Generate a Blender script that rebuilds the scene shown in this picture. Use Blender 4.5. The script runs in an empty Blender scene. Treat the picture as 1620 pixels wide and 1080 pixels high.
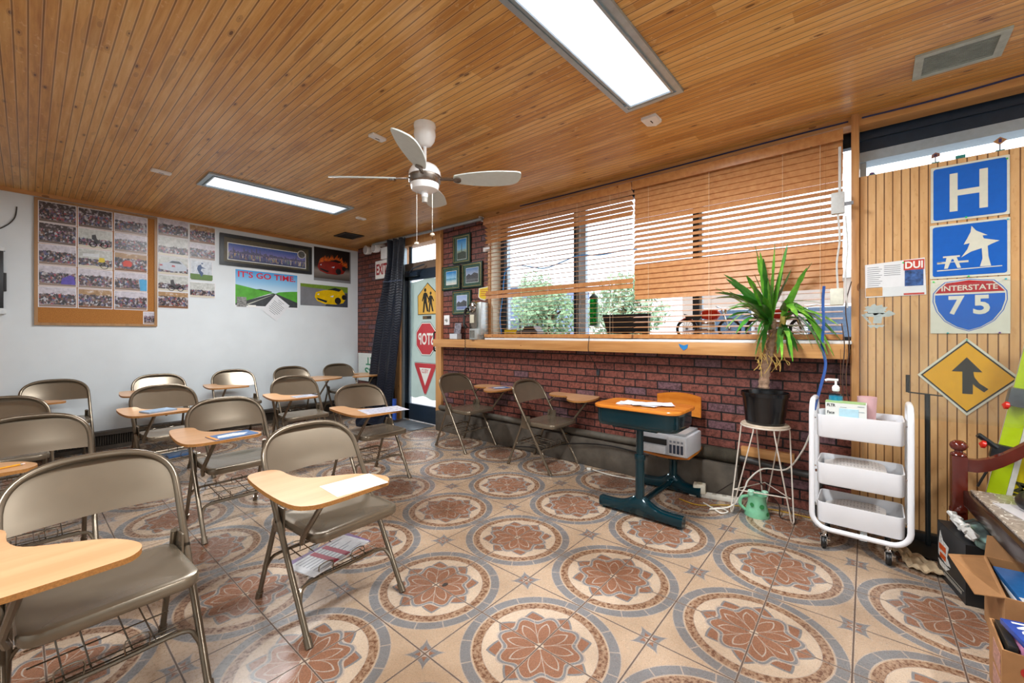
import bpy, bmesh, math, random
from mathutils import Vector, Matrix
PI = math.pi
random.seed(7)
C = bpy.context.scene.collection
SC = bpy.context.scene

# ------------------------------------------------------------------ camera, sky, sun, exposure
CAM_A = math.radians(49.07)
F, CX, V0, CH = 664.0, 810.0, 528.0, 1.28
sA, cA = math.sin(CAM_A), math.cos(CAM_A)
cd = bpy.data.cameras.new('camera'); cam = bpy.data.objects.new('camera', cd); C.objects.link(cam)
cam.location = (0, 0, CH); cam.rotation_euler = (PI/2, 0, -CAM_A)
cd.sensor_width = 36; cd.lens = F/1620*36; cd.shift_y = -(540-V0)/1620; cd.clip_start = .03; cd.clip_end = 300
SC.camera = cam
SC.view_settings.view_transform = 'Standard'; SC.view_settings.look = 'None'
SC.view_settings.gamma = 1; SC.view_settings.exposure = 0.0
w = bpy.data.worlds.new('sky'); SC.world = w; w.use_nodes = True
wn = w.node_tree; bg = wn.nodes['Background']
tc = wn.nodes.new('ShaderNodeTexCoord'); nz = wn.nodes.new('ShaderNodeTexNoise'); nz.inputs['Scale'].default_value = 2.2; nz.inputs['Detail'].default_value = 6
rp = wn.nodes.new('ShaderNodeValToRGB'); rp.color_ramp.elements[0].color = (.62, .78, 1, 1); rp.color_ramp.elements[0].position = .35
rp.color_ramp.elements[1].color = (1, 1, 1, 1); rp.color_ramp.elements[1].position = .6
wn.links.new(tc.outputs['Generated'], nz.inputs['Vector']); wn.links.new(nz.outputs['Fac'], rp.inputs['Fac']); wn.links.new(rp.outputs['Color'], bg.inputs['Color'])
bg.inputs['Strength'].default_value = 2.6
sd = bpy.data.lights.new('sun', 'SUN'); sd.energy = 3.0; sd.angle = .03; sd.color = (1, .96, .9)
so = bpy.data.objects.new('sun', sd); C.objects.link(so); so.rotation_euler = (math.radians(28), math.radians(-12), math.radians(20))
LAMP_W = 76
CEIL = 2.73; XW = 3.70

# ------------------------------------------------------------------ colour and node helpers
def lin(h):
    if isinstance(h, (tuple, list)): return (h[0], h[1], h[2], 1)
    h = h.lstrip('#'); v = [int(h[i:i+2], 16)/255 for i in (0, 2, 4)]
    return tuple((x/12.92 if x <= .04045 else ((x+.055)/1.055)**2.4) for x in v) + (1,)
class E:                                            # tiny expression wrapper around math nodes
    def __init__(s, nt, v): s.nt = nt; s.v = v
    def op(s, o, b=None, c=None, clamp=False):
        n = s.nt.nodes.new('ShaderNodeMath'); n.operation = o; n.use_clamp = clamp
        for i, q in enumerate((s, b, c)):
            if q is None: continue
            if isinstance(q, E):
                if isinstance(q.v, (int, float)): n.inputs[i].default_value = q.v
                else: s.nt.links.new(q.v, n.inputs[i])
            else: n.inputs[i].default_value = q
        return E(s.nt, n.outputs[0])
    def __add__(s, b): return s.op('ADD', b)
    def __radd__(s, b): return s.op('ADD', b)
    def __sub__(s, b): return s.op('SUBTRACT', b)
    def __rsub__(s, b): return (s*-1)+b
    def __mul__(s, b): return s.op('MULTIPLY', b)
    def __rmul__(s, b): return s.op('MULTIPLY', b)
    def __truediv__(s, b): return s.op('DIVIDE', b)
    def abs(s): return s.op('ABSOLUTE')
    def rnd(s): return s.op('ROUND')
    def lt(s, b): return s.op('LESS_THAN', b)
    def gt(s, b): return s.op('GREATER_THAN', b)
    def pw(s, b): return s.op('POWER', b)
class NT:
    def __init__(s, name):
        s.m = bpy.data.materials.new(name); s.m.use_nodes = True; s.t = s.m.node_tree
        s.b = s.t.nodes['Principled BSDF']; s.out = s.t.nodes['Material Output']
    def coord(s, kind='Object'):
        n = s.t.nodes.new('ShaderNodeTexCoord'); return n.outputs[kind]
    def sep(s, v):
        n = s.t.nodes.new('ShaderNodeSeparateXYZ'); s.t.links.new(v, n.inputs[0]); return [E(s.t, n.outputs[i]) for i in range(3)]
    def comb(s, x, y, z):
        n = s.t.nodes.new('ShaderNodeCombineXYZ')
        for i, q in enumerate((x, y, z)):
            if isinstance(q, E): s.t.links.new(q.v, n.inputs[i])
            else: n.inputs[i].default_value = q
        return n.outputs[0]
    def mapping(s, v, sc=(1, 1, 1), loc=(0, 0, 0), rot=(0, 0, 0)):
        n = s.t.nodes.new('ShaderNodeMapping'); n.inputs['Scale'].default_value = sc; n.inputs['Location'].default_value = loc; n.inputs['Rotation'].default_value = rot
        s.t.links.new(v, n.inputs[0]); return n.outputs[0]
    def noise(s, v, scale=5, detail=3, rough=.55, col=False):
        n = s.t.nodes.new('ShaderNodeTexNoise'); n.inputs['Scale'].default_value = scale; n.inputs['Detail'].default_value = detail; n.inputs['Roughness'].default_value = rough
        s.t.links.new(v, n.inputs['Vector']); return n.outputs['Color'] if col else E(s.t, n.outputs['Fac'])
    def voro(s, v, scale=5, out='Distance', rnd=1):
        n = s.t.nodes.new('ShaderNodeTexVoronoi'); n.inputs['Scale'].default_value = scale; n.inputs['Randomness'].default_value = rnd
        s.t.links.new(v, n.inputs['Vector']); return n.outputs[out]
    def ramp(s, f, stops):
        n = s.t.nodes.new('ShaderNodeValToRGB'); cr = n.color_ramp
        while len(cr.elements) < len(stops): cr.elements.new(.5)
        for e, (p, c) in zip(cr.elements, stops): e.position = p; e.color = lin(c)
        s.t.links.new(f.v if isinstance(f, E) else f, n.inputs[0]); return n.outputs[0]
    def mix(s, f, a, b, mode='MIX'):
        n = s.t.nodes.new('ShaderNodeMix'); n.data_type = 'RGBA'; n.blend_type = mode
        for i, q in ((0, f), (6, a), (7, b)):
            if isinstance(q, E): s.t.links.new(q.v, n.inputs[i])
            elif isinstance(q, (int, float)): n.inputs[i].default_value = q
            elif isinstance(q, (str, tuple, list)): n.inputs[i].default_value = lin(q)
            else: s.t.links.new(q, n.inputs[i])
        return n.outputs[2]
    def fin(s, col=None, rough=.5, metal=0, bump=None, bs=.2, bd=.01, spec=None, emit=None, es=0):
        b = s.b
        if col is not None:
            if isinstance(col, (str, tuple, list)): b.inputs['Base Color'].default_value = lin(col)
            else: s.t.links.new(col, b.inputs['Base Color'])
        if isinstance(rough, E): s.t.links.new(rough.v, b.inputs['Roughness'])
        else: b.inputs['Roughness'].default_value = rough
        b.inputs['Metallic'].default_value = metal
        if spec is not None: b.inputs['Specular IOR Level'].default_value = spec
        if bump is not None:
            n = s.t.nodes.new('ShaderNodeBump'); n.inputs['Strength'].default_value = bs; n.inputs['Distance'].default_value = bd
            s.t.links.new(bump.v if isinstance(bump, E) else bump, n.inputs['Height']); s.t.links.new(n.outputs[0], b.inputs['Normal'])
        if emit: b.inputs['Emission Color'].default_value = lin(emit); b.inputs['Emission Strength'].default_value = es
        return s.m
_mc = {}
def M(col, rough=.5, metal=0, var=.12, scale=30, bs=0, spec=None, name=None):       # plain material with a little procedural variation
    k = (col, rough, metal, var, scale, bs, spec)
    if k in _mc: return _mc[k]
    n = NT(name or 'mat_'+str(len(_mc))); o = n.coord()
    f = n.noise(o, scale, 4)
    c = lin(col); d = tuple(x*(1-var) for x in c[:3]); e = tuple(min(1, x*(1+var*.6)) for x in c[:3])
    m = n.fin(n.ramp(f, [(.3, d), (.7, e)]), rough, metal, f if bs else None, bs, .004, spec)
    _mc[k] = m; return m
def wood(name, dark, light, axis=0, rough=.35, scale=1.0, knots=True, spec=None):
    n = NT(name); o = n.coord(); sc = [22*scale]*3; sc[axis] = 1.6*scale
    g = n.noise(n.mapping(o, sc), 1.0, 5, .6)
    c = n.ramp(g, [(.3, dark), (.72, light)])
    if knots:
        s2 = [9*scale]*3; s2[axis] = 3.5*scale
        k = E(n.t, n.voro(n.mapping(o, s2), 1.0)).lt(.1)
        c = n.mix(k*.7, c, '#5a2c10')
    return n.fin(c, rough, 0, g, .08, .003, spec)

# ------------------------------------------------------------------ mesh builder
class MB:
    def __init__(s): s.v = []; s.f = []; s.mi = []; s.sm = []; s.m = 0
    def add(s, vs, fs, smooth=False):
        o = len(s.v); s.v += [tuple(p) for p in vs]
        for f in fs: s.f.append(tuple(i+o for i in f)); s.mi.append(s.m); s.sm.append(smooth)
        return s
    def box(s, x0, x1, y0, y1, z0, z1, bev=0):
        if bev:
            bm = bmesh.new(); bmesh.ops.create_cube(bm, size=1)
            for v in bm.verts: v.co = Vector(((x0+x1)/2+v.co.x*(x1-x0), (y0+y1)/2+v.co.y*(y1-y0), (z0+z1)/2+v.co.z*(z1-z0)))
            bmesh.ops.bevel(bm, geom=bm.edges[:], offset=bev, segments=2, profile=.6, affect='EDGES')
            bm.verts.index_update(); vs = [v.co[:] for v in bm.verts]; fs = [[v.index for v in f.verts] for f in bm.faces]; bm.free()
            return s.add(vs, fs, True)
        return s.add([(x0,y0,z0),(x1,y0,z0),(x1,y1,z0),(x0,y1,z0),(x0,y0,z1),(x1,y0,z1),(x1,y1,z1),(x0,y1,z1)],
                     [(0,3,2,1),(4,5,6,7),(0,1,5,4),(1,2,6,5),(2,3,7,6),(3,0,4,7)])
    def quad(s, a, b, c, d): return s.add([a, b, c, d], [(0, 1, 2, 3)])
    def tube(s, path, r, n=8, closed=False, cap=True):
        P = [Vector(p) for p in path]; N = len(P); vs = []; up = None
        for i, p in enumerate(P):
            if closed: t = P[(i+1) % N]-P[i-1]
            else: t = P[min(i+1, N-1)]-P[max(i-1, 0)]
            if t.length < 1e-9: t = Vector((0, 0, 1))
            t.normalize()
            if up is None:
                up = Vector((0, 0, 1)) if abs(t.z) < .9 else Vector((1, 0, 0))
            a = up - t*up.dot(t)
            if a.length < 1e-6: a = t.orthogonal()
            a.normalize(); b = t.cross(a); up = a
            rr = r[i] if isinstance(r, (list, tuple)) else r
            for k in range(n):
                q = 2*PI*k/n; vs.append(p+(a*math.cos(q)+b*math.sin(q))*rr)
        fs = []
        for i in range(N if closed else N-1):
            j = (i+1) % N
            for k in range(n): l = (k+1) % n; fs.append((i*n+k, i*n+l, j*n+l, j*n+k))
        if cap and not closed: fs.append(tuple(range(n-1, -1, -1))); fs.append(tuple((N-1)*n+k for k in range(n)))
        return s.add(vs, fs, True)
    def lathe(s, prof, c=(0, 0, 0), n=24, axis='z', sx=1, sy=1):
        vs = []; fs = []
        for r, z in prof:
            for k in range(n):
                q = 2*PI*k/n; a, b = r*math.cos(q)*sx, r*math.sin(q)*sy
                p = {'z': (a, b, z), 'y': (a, z, b), 'x': (z, a, b)}[axis]
                vs.append((c[0]+p[0], c[1]+p[1], c[2]+p[2]))
        for i in range(len(prof)-1):
            for k in range(n): l = (k+1) % n; fs.append((i*n+k, i*n+l, (i+1)*n+l, (i+1)*n+k))
        fs.append(tuple(range(n-1, -1, -1))); fs.append(tuple((len(prof)-1)*n+k for k in range(n)))
        return s.add(vs, fs, True)
    def prism(s, pts, y0, y1, smooth=False):        # outline in (x,z), front at y0 (towards the viewer), back at y1
        n = len(pts); vs = [(a, y0, b) for a, b in pts]+[(a, y1, b) for a, b in pts]
        fs = [tuple(range(n)), tuple(range(2*n-1, n-1, -1))]+[(i, i+n, (i+1) % n+n, (i+1) % n) for i in range(n)]
        return s.add(vs, fs, smooth)
    def slab(s, pts, z0, z1):                       # outline in (x,y)
        n = len(pts); vs = [(a, b, z0) for a, b in pts]+[(a, b, z1) for a, b in pts]
        fs = [tuple(range(n-1, -1, -1)), tuple(range(n, 2*n))]+[(i, (i+1) % n, (i+1) % n+n, i+n) for i in range(n)]
        return s.add(vs, fs)
    def grid(s, fn, nu, nv, thick=None):
        vs = [fn(i/nu, j/nv) for j in range(nv+1) for i in range(nu+1)]
        fs = [(j*(nu+1)+i, j*(nu+1)+i+1, (j+1)*(nu+1)+i+1, (j+1)*(nu+1)+i) for j in range(nv) for i in range(nu)]
        if thick:
            o = len(vs); vs = [Vector(v) for v in vs]; vs += [v+Vector(thick) for v in vs]
            fs += [tuple(i+o for i in reversed(f)) for f in fs]
            ring = [i for i in range(nu)]+[j*(nu+1)+nu for j in range(nv)]+[nv*(nu+1)+i for i in range(nu, 0, -1)]+[j*(nu+1) for j in range(nv, 0, -1)]
            fs += [(ring[i], ring[i]+o, ring[(i+1) % len(ring)]+o, ring[(i+1) % len(ring)]) for i in range(len(ring))]
        return s.add(vs, fs, True)
    def text(s, body, w, h, x=0, y=0, z=0, mirror=False, bold=.02, depth=.0006, flip=False, keep=False):   # letters facing -y, centred on (x,z), fitted to w x h
        cu = bpy.data.curves.new('t', 'FONT'); cu.body = body; cu.offset = bold; cu.align_x = 'CENTER'; cu.resolution_u = 3
        o = bpy.data.objects.new('t', cu); C.objects.link(o); dg = bpy.context.evaluated_depsgraph_get(); dg.update()
        me = o.evaluated_get(dg).to_mesh(); vs = [v.co.copy() for v in me.vertices]; fs = [tuple(p.vertices) for p in me.polygons]
        o.evaluated_get(dg).to_mesh_clear(); bpy.data.objects.remove(o); bpy.data.curves.remove(cu)
        if not vs: return s
        x0, x1 = min(v.x for v in vs), max(v.x for v in vs); y0, y1 = min(v.y for v in vs), max(v.y for v in vs)
        kx, ky = w/(x1-x0), h/(y1-y0)
        if keep: kx = ky = min(kx, ky)
        m = -1 if mirror else 1; fl = -1 if flip else 1
        s.add([(x+m*(v.x-(x0+x1)/2)*kx, y, z+fl*(v.y-(y0+y1)/2)*ky) for v in vs], fs); return s
    def xf(s, mtx, start=0):
        for i in range(start, len(s.v)): s.v[i] = tuple(mtx @ Vector(s.v[i]))
        return s
    def build(s, name, mats, parent=None, loc=(0, 0, 0), rotz=0):
        if not isinstance(mats, (list, tuple)): mats = [mats]
        me = bpy.data.meshes.new(name); me.from_pydata(s.v, [], s.f)
        for m in mats: me.materials.append(m)
        me.polygons.foreach_set('material_index', s.mi); me.polygons.foreach_set('use_smooth', s.sm); me.update()
        if any(s.sm): me.set_sharp_from_angle(angle=math.radians(40))
        o = bpy.data.objects.new(name, me); C.objects.link(o); o.location = loc; o.rotation_euler = (0, 0, rotz)
        if parent: o.parent = parent
        return o
def tag(o, label, cat, group=None, kind=None):
    o['label'] = label
    if cat: o['category'] = cat
    if group: o['group'] = group
    if kind: o['kind'] = kind
    return o
def thing(name, label, cat, loc=(0, 0, 0), rotz=0, group=None):
    o = bpy.data.objects.new(name, None); o.empty_display_size = .1; C.objects.link(o); o.location = loc; o.rotation_euler = (0, 0, rotz)
    return tag(o, label, cat, group)
def struct(name, mb, mats, label=None):
    o = mb.build(name, mats); o['kind'] = 'structure'
    if label: o['label'] = label
    return o
def copy_tree(root, loc, rotz, label, group=None):
    r = root.copy(); C.objects.link(r); r.location = loc; r.rotation_euler = (0, 0, rotz); r['label'] = label
    if group: r['group'] = group
    for ch in list(root.children):
        c = ch.copy(); C.objects.link(c); c.parent = r
        for g in list(ch.children):
            d = g.copy(); C.objects.link(d); d.parent = c
    return r
def smooth_path(pts, n=6, closed=False):
    P = [Vector(p) for p in pts]; out = []; N = len(P)
    for i in range(N if closed else N-1):
        if closed: p0, p1, p2, p3 = P[i-1], P[i], P[(i+1) % N], P[(i+2) % N]
        else: p0, p1, p2, p3 = P[max(i-1, 0)], P[i], P[i+1], P[min(i+2, N-1)]
        for k in range(n):
            t = k/n; out.append(.5*((2*p1)+(p2-p0)*t+(2*p0-5*p1+4*p2-p3)*t*t+(3*p1-p0-3*p2+p3)*t**3))
    if not closed: out.append(P[-1])
    return out
def at(u, v, Z):                                   # the world point seen at pixel (u,v) at depth Z
    x = (u-CX)/F*Z; return Vector((Z*sA+x*cA, Z*cA-x*sA, CH-(v-V0)/F*Z))
def atX(u, v, X):                                  # the same for a known distance along +X
    return at(u, v, X/(sA+(u-CX)/F*cA))
def rrect(w, h, r, n=4, cx=0, cz=0):
    out = []
    for sx, sz, a0 in ((1, 1, 0), (-1, 1, 90), (-1, -1, 180), (1, -1, 270)):
        for k in range(n+1):
            a = math.radians(a0+90*k/n); out.append((cx+sx*(w/2-r)+r*math.cos(a), cz+sz*(h/2-r)+r*math.sin(a)))
    return out
# frames: right wall (viewer looks along +X, local x = -Y), back wall
RW = -PI/2
BWR = math.atan2(.0559, .99844)
def bpos(k, z, off=0): return (3.70-k*.99844+.0559*off, 6.705-k*.0559-.99844*off, z)

# ------------------------------------------------------------------ floor material: tiled medallions
def floor_mat():
    n = NT('medallion_tiles'); o = n.coord(); X, Y, Z = n.sep(o); T = .3277
    dx, dy = X-1.373, Y-1.042
    u = (dx*.9999+dy*.0133)*(1/T); v = (dy*.9999-dx*.0133)*(1/T)
    mu = u-(u*.5).rnd()*2; mv = v-(v*.5).rnd()*2
    r = (mu*mu+mv*mv).pw(.5); an = mv.op('ARCTAN2', mu)
    a8 = an*(8/(2*PI)); fa = a8-a8.rnd(); ab = fa.abs()            # 0 on the tip axes, .5 between
    sw = a8+.12; fs = (sw-sw.rnd()).abs()
    sp = n.noise(o, 260, 2, .7); sp2 = n.noise(o, 60, 4, .7); big = n.noise(o, 1.3, 3)
    def spk(c, k): 
        d = lin(c)[:3]; return n.ramp(sp, [(.35, tuple(x*(1-k) for x in d)), (.65, tuple(min(1, x*(1+k*.7)) for x in d))])
    cream = spk('#b8a087', .24); cream2 = spk('#c2ae98', .18); gray = spk('#7d7c7c', .2); rust = spk('#8f664f', .3); lt = spk('#ae9f92', .15)
    brown = n.ramp(sp2, [(.40, '#6b4a38'), (.52, '#94765e'), (.68, '#b8a087')])
    c = cream
    def lay(mask, col): 
        nonlocal c; c = n.mix(mask, c, col)
    lay(r.lt(.995), lt); lay(r.lt(.985), gray)
    seg = an*(16/(2*PI))+.5; ln = (seg-seg.rnd()).abs().lt(.02); lay(ln*r.lt(.985), lt)
    lay(r.lt(.862), lt); lay(r.lt(.85), cream); lay(r.lt(.835), brown); lay(r.lt(.725), lt); lay(r.lt(.717), cream2)
    R = .67-ab*.36
    lay(r.lt(R), gray); lay(r.lt(R-.035), rust)
    scr = .455-(fs*2*PI).op('COSINE')*.055
    lay(r.lt(scr+.075)*r.gt(scr+.05), lt); lay(r.lt(scr+.05), gray); lay(r.lt(scr+.012), lt)
    pr = ((ab*2).pw(.40))*.42
    lay(r.lt(scr-.0), rust); lay((r-pr).abs().lt(.014)*r.lt(scr), lt)
    lay((ab*r).lt(.006)*r.lt(.5), lt); lay(r.lt(.055), cream2)
    su = u-((u-1)*.5).rnd()*2-1; sv = v-((v-1)*.5).rnd()*2-1
    d1 = (su+sv).abs()*.7071; d2 = (su-sv).abs()*.7071; q = d1.pw(.62)+d2.pw(.62)
    lay(q.lt(.45), lt); lay(q.lt(.43), gray); lay(q.lt(.30), rust)
    lay((su.abs()*sv.abs()).lt(.0012)*q.lt(.5), lt)
    gu = (u-u.rnd()).abs(); gv = (v-v.rnd()).abs(); g = gu.op('MINIMUM', gv)
    gm = g.lt(.0085); lay(g.lt(.013), lt); lay(gm, '#5c4a3e')
    dirt = n.ramp(big, [(.35, '#b8aca0'), (.6, '#ffffff')])
    c = n.mix(.75, c, dirt, 'MULTIPLY')
    rough = (sp2*.16+.20)+gm*.4
    return n.fin(c, rough, 0, gm*-1+sp*.08, .35, .002, .55)
def brick_mat():
    n = NT('brick_facing'); o = n.coord(); X, Y, Z = n.sep(o)
    wob = n.noise(o, 14, 2); v = n.comb(Y+wob*.006, Z+wob*.004, 0.0)
    def br(c1, c2, m, bias=0):
        b = n.t.nodes.new('ShaderNodeTexBrick'); b.offset = .5; b.squash = 1
        b.inputs['Scale'].default_value = 1; b.inputs['Brick Width'].default_value = .212; b.inputs['Row Height'].default_value = .0716
        b.inputs['Mortar Size'].default_value = .0065; b.inputs['Mortar Smooth'].default_value = .25; b.inputs['Bias'].default_value = bias
        for nm, c in (('Color1', c1), ('Color2', c2), ('Mortar', m)): b.inputs[nm].default_value = lin(c)
        n.t.links.new(v, b.inputs['Vector']); return b
    a = br('#96584a', '#7d473f', '#211f21'); k = br('#000000', '#ffffff', '#000000')
    pur = E(n.t, k.outputs['Color']).gt(.86)
    f2 = n.noise(o, 45, 5, .7)
    c = n.mix(pur*.8, a.outputs['Color'], '#7a5d66')
    c = n.mix(E(n.t, a.outputs['Fac']), c, '#1d1a1c')
    c = n.mix(1.0, c, n.ramp(f2, [(.3, '#6d6462'), (.6, '#ffffff')]), 'MULTIPLY')
    spots = n.noise(o, 90, 2).lt(.31); c = n.mix(spots*.6, c, '#2c1a18')
    return n.fin(c, .55, 0, (E(n.t, a.outputs['Fac'])*-1)+f2*.3, .6, .006, .4)
def ceiling_mat():
    n = NT('beadboard_ceiling'); o = n.coord(); X, Y, Z = n.sep(o); p = .047
    b = X/p; bi = b.op('FLOOR'); fr = b-bi
    e = (fr-.5).abs()                                      # .5 at the groove
    alt = ((bi*.5)-(bi*.5).op('FLOOR'))*.035; groove = e.gt(alt+.43); hi = e.gt(.37)*e.lt(.43)  # hi: highlight line painted into the colour beside each groove
    tone = n.t.nodes.new('ShaderNodeTexWhiteNoise'); tone.noise_dimensions = '2D'
    seg = (Y*.42+(bi*.5).op('FLOOR')*.37).op('FLOOR'); n.t.links.new(n.comb((bi*.5).op('FLOOR'), seg, 0.0), tone.inputs['Vector'])
    t = E(n.t, tone.outputs['Value'])
    g = n.noise(n.comb(X*34, Y*2.2+(bi*.5).op('FLOOR')*5, 0.0), 1, 5, .62)
    c = n.ramp(g*.8+t*.25, [(.28, '#b27632'), (.5, '#d69e52'), (.78, '#f0c680')])
    kd = E(n.t, n.voro(n.comb(X*13, Y*4.2, 0.0), 1.0)); c = n.mix(kd.lt(.16)*.35, c, '#8f5a2c'); c = n.mix(kd.lt(.085)*.85, c, '#5b3114')
    fig = n.noise(n.comb(X*22, Y*14, 0.0), 1, 3, .7).gt(.64); c = n.mix(fig*.38, c, '#f0cf9c'); dk = n.noise(n.comb(X*7, Y*1.1, 0.0), 1, 3).gt(.60); c = n.mix(dk*.22, c, '#8a5424')
    c = n.mix(hi*.35, c, '#efd3a8'); c = n.mix(groove*.72, c, '#6e451c')
    return n.fin(c, .33, 0, (e*-1).op('MULTIPLY', e.gt(.38)), .55, .006, .5)
def panel_mat():
    n = NT('grooved_plywood'); o = n.coord(); X, Y, Z = n.sep(o); p = .0405
    b = Y/p; fr = b-b.op('FLOOR'); e = (fr-.5).abs()
    g = n.noise(n.comb(Y*16, Z*3, 0.0), 1, 5, .6)
    c = n.ramp(g, [(.3, '#cc9b63'), (.7, '#e2b882')])
    fl = n.noise(n.comb(Y*40, Z*18, 0.0), 1, 3).gt(.63); c = n.mix(fl*.25, c, '#b47a3c')
    c = n.mix(e.gt(.425), c, '#8a603a'); c = n.mix(e.gt(.46)*.6, c, '#54351c')
    return n.fin(c, .4, 0, e.gt(.42)*-1, .5, .004)
def glass_mat(name='clear_glass', tint=(1, 1, 1), refl=1.0, opac=0.0):
    n = NT(name); t = n.t; tr = t.nodes.new('ShaderNodeBsdfTransparent'); tr.inputs[0].default_value = lin(tint)
    gl = t.nodes.new('ShaderNodeBsdfGlossy'); gl.inputs['Roughness'].default_value = .03
    fz = t.nodes.new('ShaderNodeLayerWeight'); fz.inputs[0].default_value = .5; mx = t.nodes.new('ShaderNodeMixShader')
    f = (E(t, fz.outputs['Facing']).pw(4)*.55+.03)*refl; t.links.new(f.v, mx.inputs[0]); t.links.new(tr.outputs[0], mx.inputs[1]); t.links.new(gl.outputs[0], mx.inputs[2])
    t.links.new(mx.outputs[0], n.out.inputs['Surface']); return n.m
def translucent_mat(name, col, k=.6, sc=8):
    n = NT(name); t = n.t; f = n.noise(n.coord(), sc, 4); c = n.ramp(f, [(.3, tuple(x*.93 for x in lin(col)[:3])), (.7, lin(col)[:3])])
    d = t.nodes.new('ShaderNodeBsdfDiffuse'); r = t.nodes.new('ShaderNodeBsdfTranslucent'); mx = t.nodes.new('ShaderNodeMixShader'); mx.inputs[0].default_value = k
    for q in (d, r): t.links.new(c, q.inputs[0])
    t.links.new(d.outputs[0], mx.inputs[1]); t.links.new(r.outputs[0], mx.inputs[2]); t.links.new(mx.outputs[0], n.out.inputs['Surface']); return n.m
def emit_mat(name, col, s):
    n = NT(name); return n.fin(col, .5, emit=col, es=s)
WHITEWALL = M('#dce4e8', .55, var=.05, scale=2.5); BRICK = brick_mat(); CEILM = ceiling_mat(); PANEL = panel_mat(); FLOORM = floor_mat()
PINE_Y = wood('pine_along_y', '#b27a44', '#d8a468', 1, .35); PINE_Z = wood('pine_upright', '#b27a48', '#d8a66c', 2, .38)
PINE_X = wood('pine_along_x', '#b27a44', '#d5a064', 0, .35)
BLIND = wood('blind_slat', '#b87c4c', '#cf9a66', 1, .42, knots=False); RAILW = wood('blind_rail', '#b0723e', '#cb9257', 1, .4)
DARKBLUE = M('#2a3848', .35, .3, .1); STEELB = M('#5d6c78', .35, .6, .1); ALU = M('#aebfca', .35, .5, .08)
WHITEP = M('#f0f1f1', .35, var=.03); BLACK = M('#141516', .4, var=.1); BLACKM = M('#1b1b1c', .6, var=.15)
CHROME = M('#c8c8c8', .12, 1, .05); CURB = M('#5a5248', .7, var=.45, scale=6, bs=.4); PAPER = M('#eceef2', .6, var=.04)
GLASS = glass_mat()

# ------------------------------------------------------------------ setting
YB = 6.9; YF = -2.9; XL = -2.3
struct('floor', MB().quad((XL-.2, YF-.1, 0), (XW+.25, YF-.1, 0), (XW+.25, YB, 0), (XL-.2, YB, 0)), FLOORM)
struct('ceiling', MB().box(XL-.2, XW+.3, YF-.1, YB, CEIL, CEIL+.08), CEILM)
struct('wall_left', MB().box(XL-.1, XL, YF, YB, 0, CEIL), WHITEWALL)
struct('wall_front', MB().box(XL, XW+.2, YF-.1, YF, 0, CEIL), WHITEWALL)
m = MB(); m.box(-6.2, 0, 0, .12, 0, CEIL); struct('wall_back', m, WHITEWALL).location = (3.70, 6.705, 0); bpy.data.objects['wall_back'].rotation_euler = (0, 0, BWR)
# window wall: brick facing with the door bay and the window bay
DY0, DY1 = 4.56, 5.42                              # door opening along y
WY0, WY1, WZ0, WZ1 = .12, 3.56, 1.23, 2.70         # window opening
m = MB(); T = XW+.18
m.box(XW, T, DY1+.13, 6.86, 0, CEIL); m.box(XW, T, WY1, DY0-.11, 0, CEIL)
m.box(XW, T, WY0-.04, WY1, 0, WZ0); m.box(XW, T, WY0, WY1, WZ1, CEIL)
struct('wall_right', m, BRICK)
m = MB(); m.box(3.62, 3.655, YF, .125, .03, 2.32); struct('wall_panelling', m, PANEL)
m = MB(); m.box(XW+.1, XW+.18, YF, .12, 0, 2.32); struct('wall_right_lower', m, WHITEWALL)
m = MB(); m.box(3.57, 3.72, .084, .124, 0, CEIL, .003); struct('trim_1', m, PINE_Z)
m = MB(); m.box(3.60, 3.72, YF, .084, 2.655, CEIL); m.box(3.60, 3.72, .124, WY1+.02, 2.672, CEIL); struct('trim_2', m, PINE_Y)
m = MB(); m.box(-6.2, 0.02, -.018, 0, CEIL-.04, CEIL); struct('trim_3', m, PINE_X).location = (3.70, 6.705, 0); bpy.data.objects['trim_3'].rotation_euler = (0, 0, BWR)
m = MB(); m.box(XW-.012, XW+.02, WY1-.012, WY1+.028, WZ0, 2.672); struct('trim_4', m, PINE_Z)
m = MB(); m.box(3.52, 3.76, .14, 4.44, 1.112, 1.212, .004); struct('trim_5', m, PINE_Y)           # ledge beam
m = MB(); m.box(3.54, 3.84, WY0, 3.50, 1.2125, 1.232, .003); struct('trim_6', m, WHITEP)          # pale sill board
# reveals of the window bay
m = MB(); m.box(XW, XW+.16, WY1-.05, WY1, WZ0, WZ1); struct('trim_7', m, M('#e9e2cc', .6, var=.06))
# door casing
m = MB(); m.box(XW-.04, XW+.14, 4.445, 4.56, 0, 2.70, .003); m.box(XW-.03, XW+.14, 5.42, 5.56, 0, 2.70, .003); m.box(XW-.03, XW+.14, 4.56, 5.42, 2.58, 2.72, .003); struct('trim_8', m, PINE_Z)
m = MB(); m.box(XW, XW+.06, 4.56, 5.42, 2.585-.0, 2.60); m.box(XW+.0, XW+.07, 5.38, 5.42, 0, 2.59); struct('trim_9', m, ALU)
m = MB(); m.box(3.56, 3.70, .80, 4.44, 0, .26, .012); m.box(3.60, 3.70, 5.56, 6.66, 0, .26, .012); struct('baseboard_right', m, CURB)
m = MB(); m.box(-6.1, -.02, -.10, 0, 0, .045); m.box(-6.1, -.02, -.10, 0, .16, .20)
m.box(-6.1, -.02, -.05, 0, .04, .17)
for i in range(300): m.box(-6.05+i*.02, -6.045+i*.02, -.085, -.05, .05, .155)
struct('baseboard_back', m, M('#4a4138', .55, .3, .4, 8)).location = (3.70, 6.705, 0); bpy.data.objects['baseboard_back'].rotation_euler = (0, 0, BWR)
m = MB(); m.box(XL, 3.6, YF, YF+.02, 0, .12); struct('baseboard_front', m, CURB)
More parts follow.
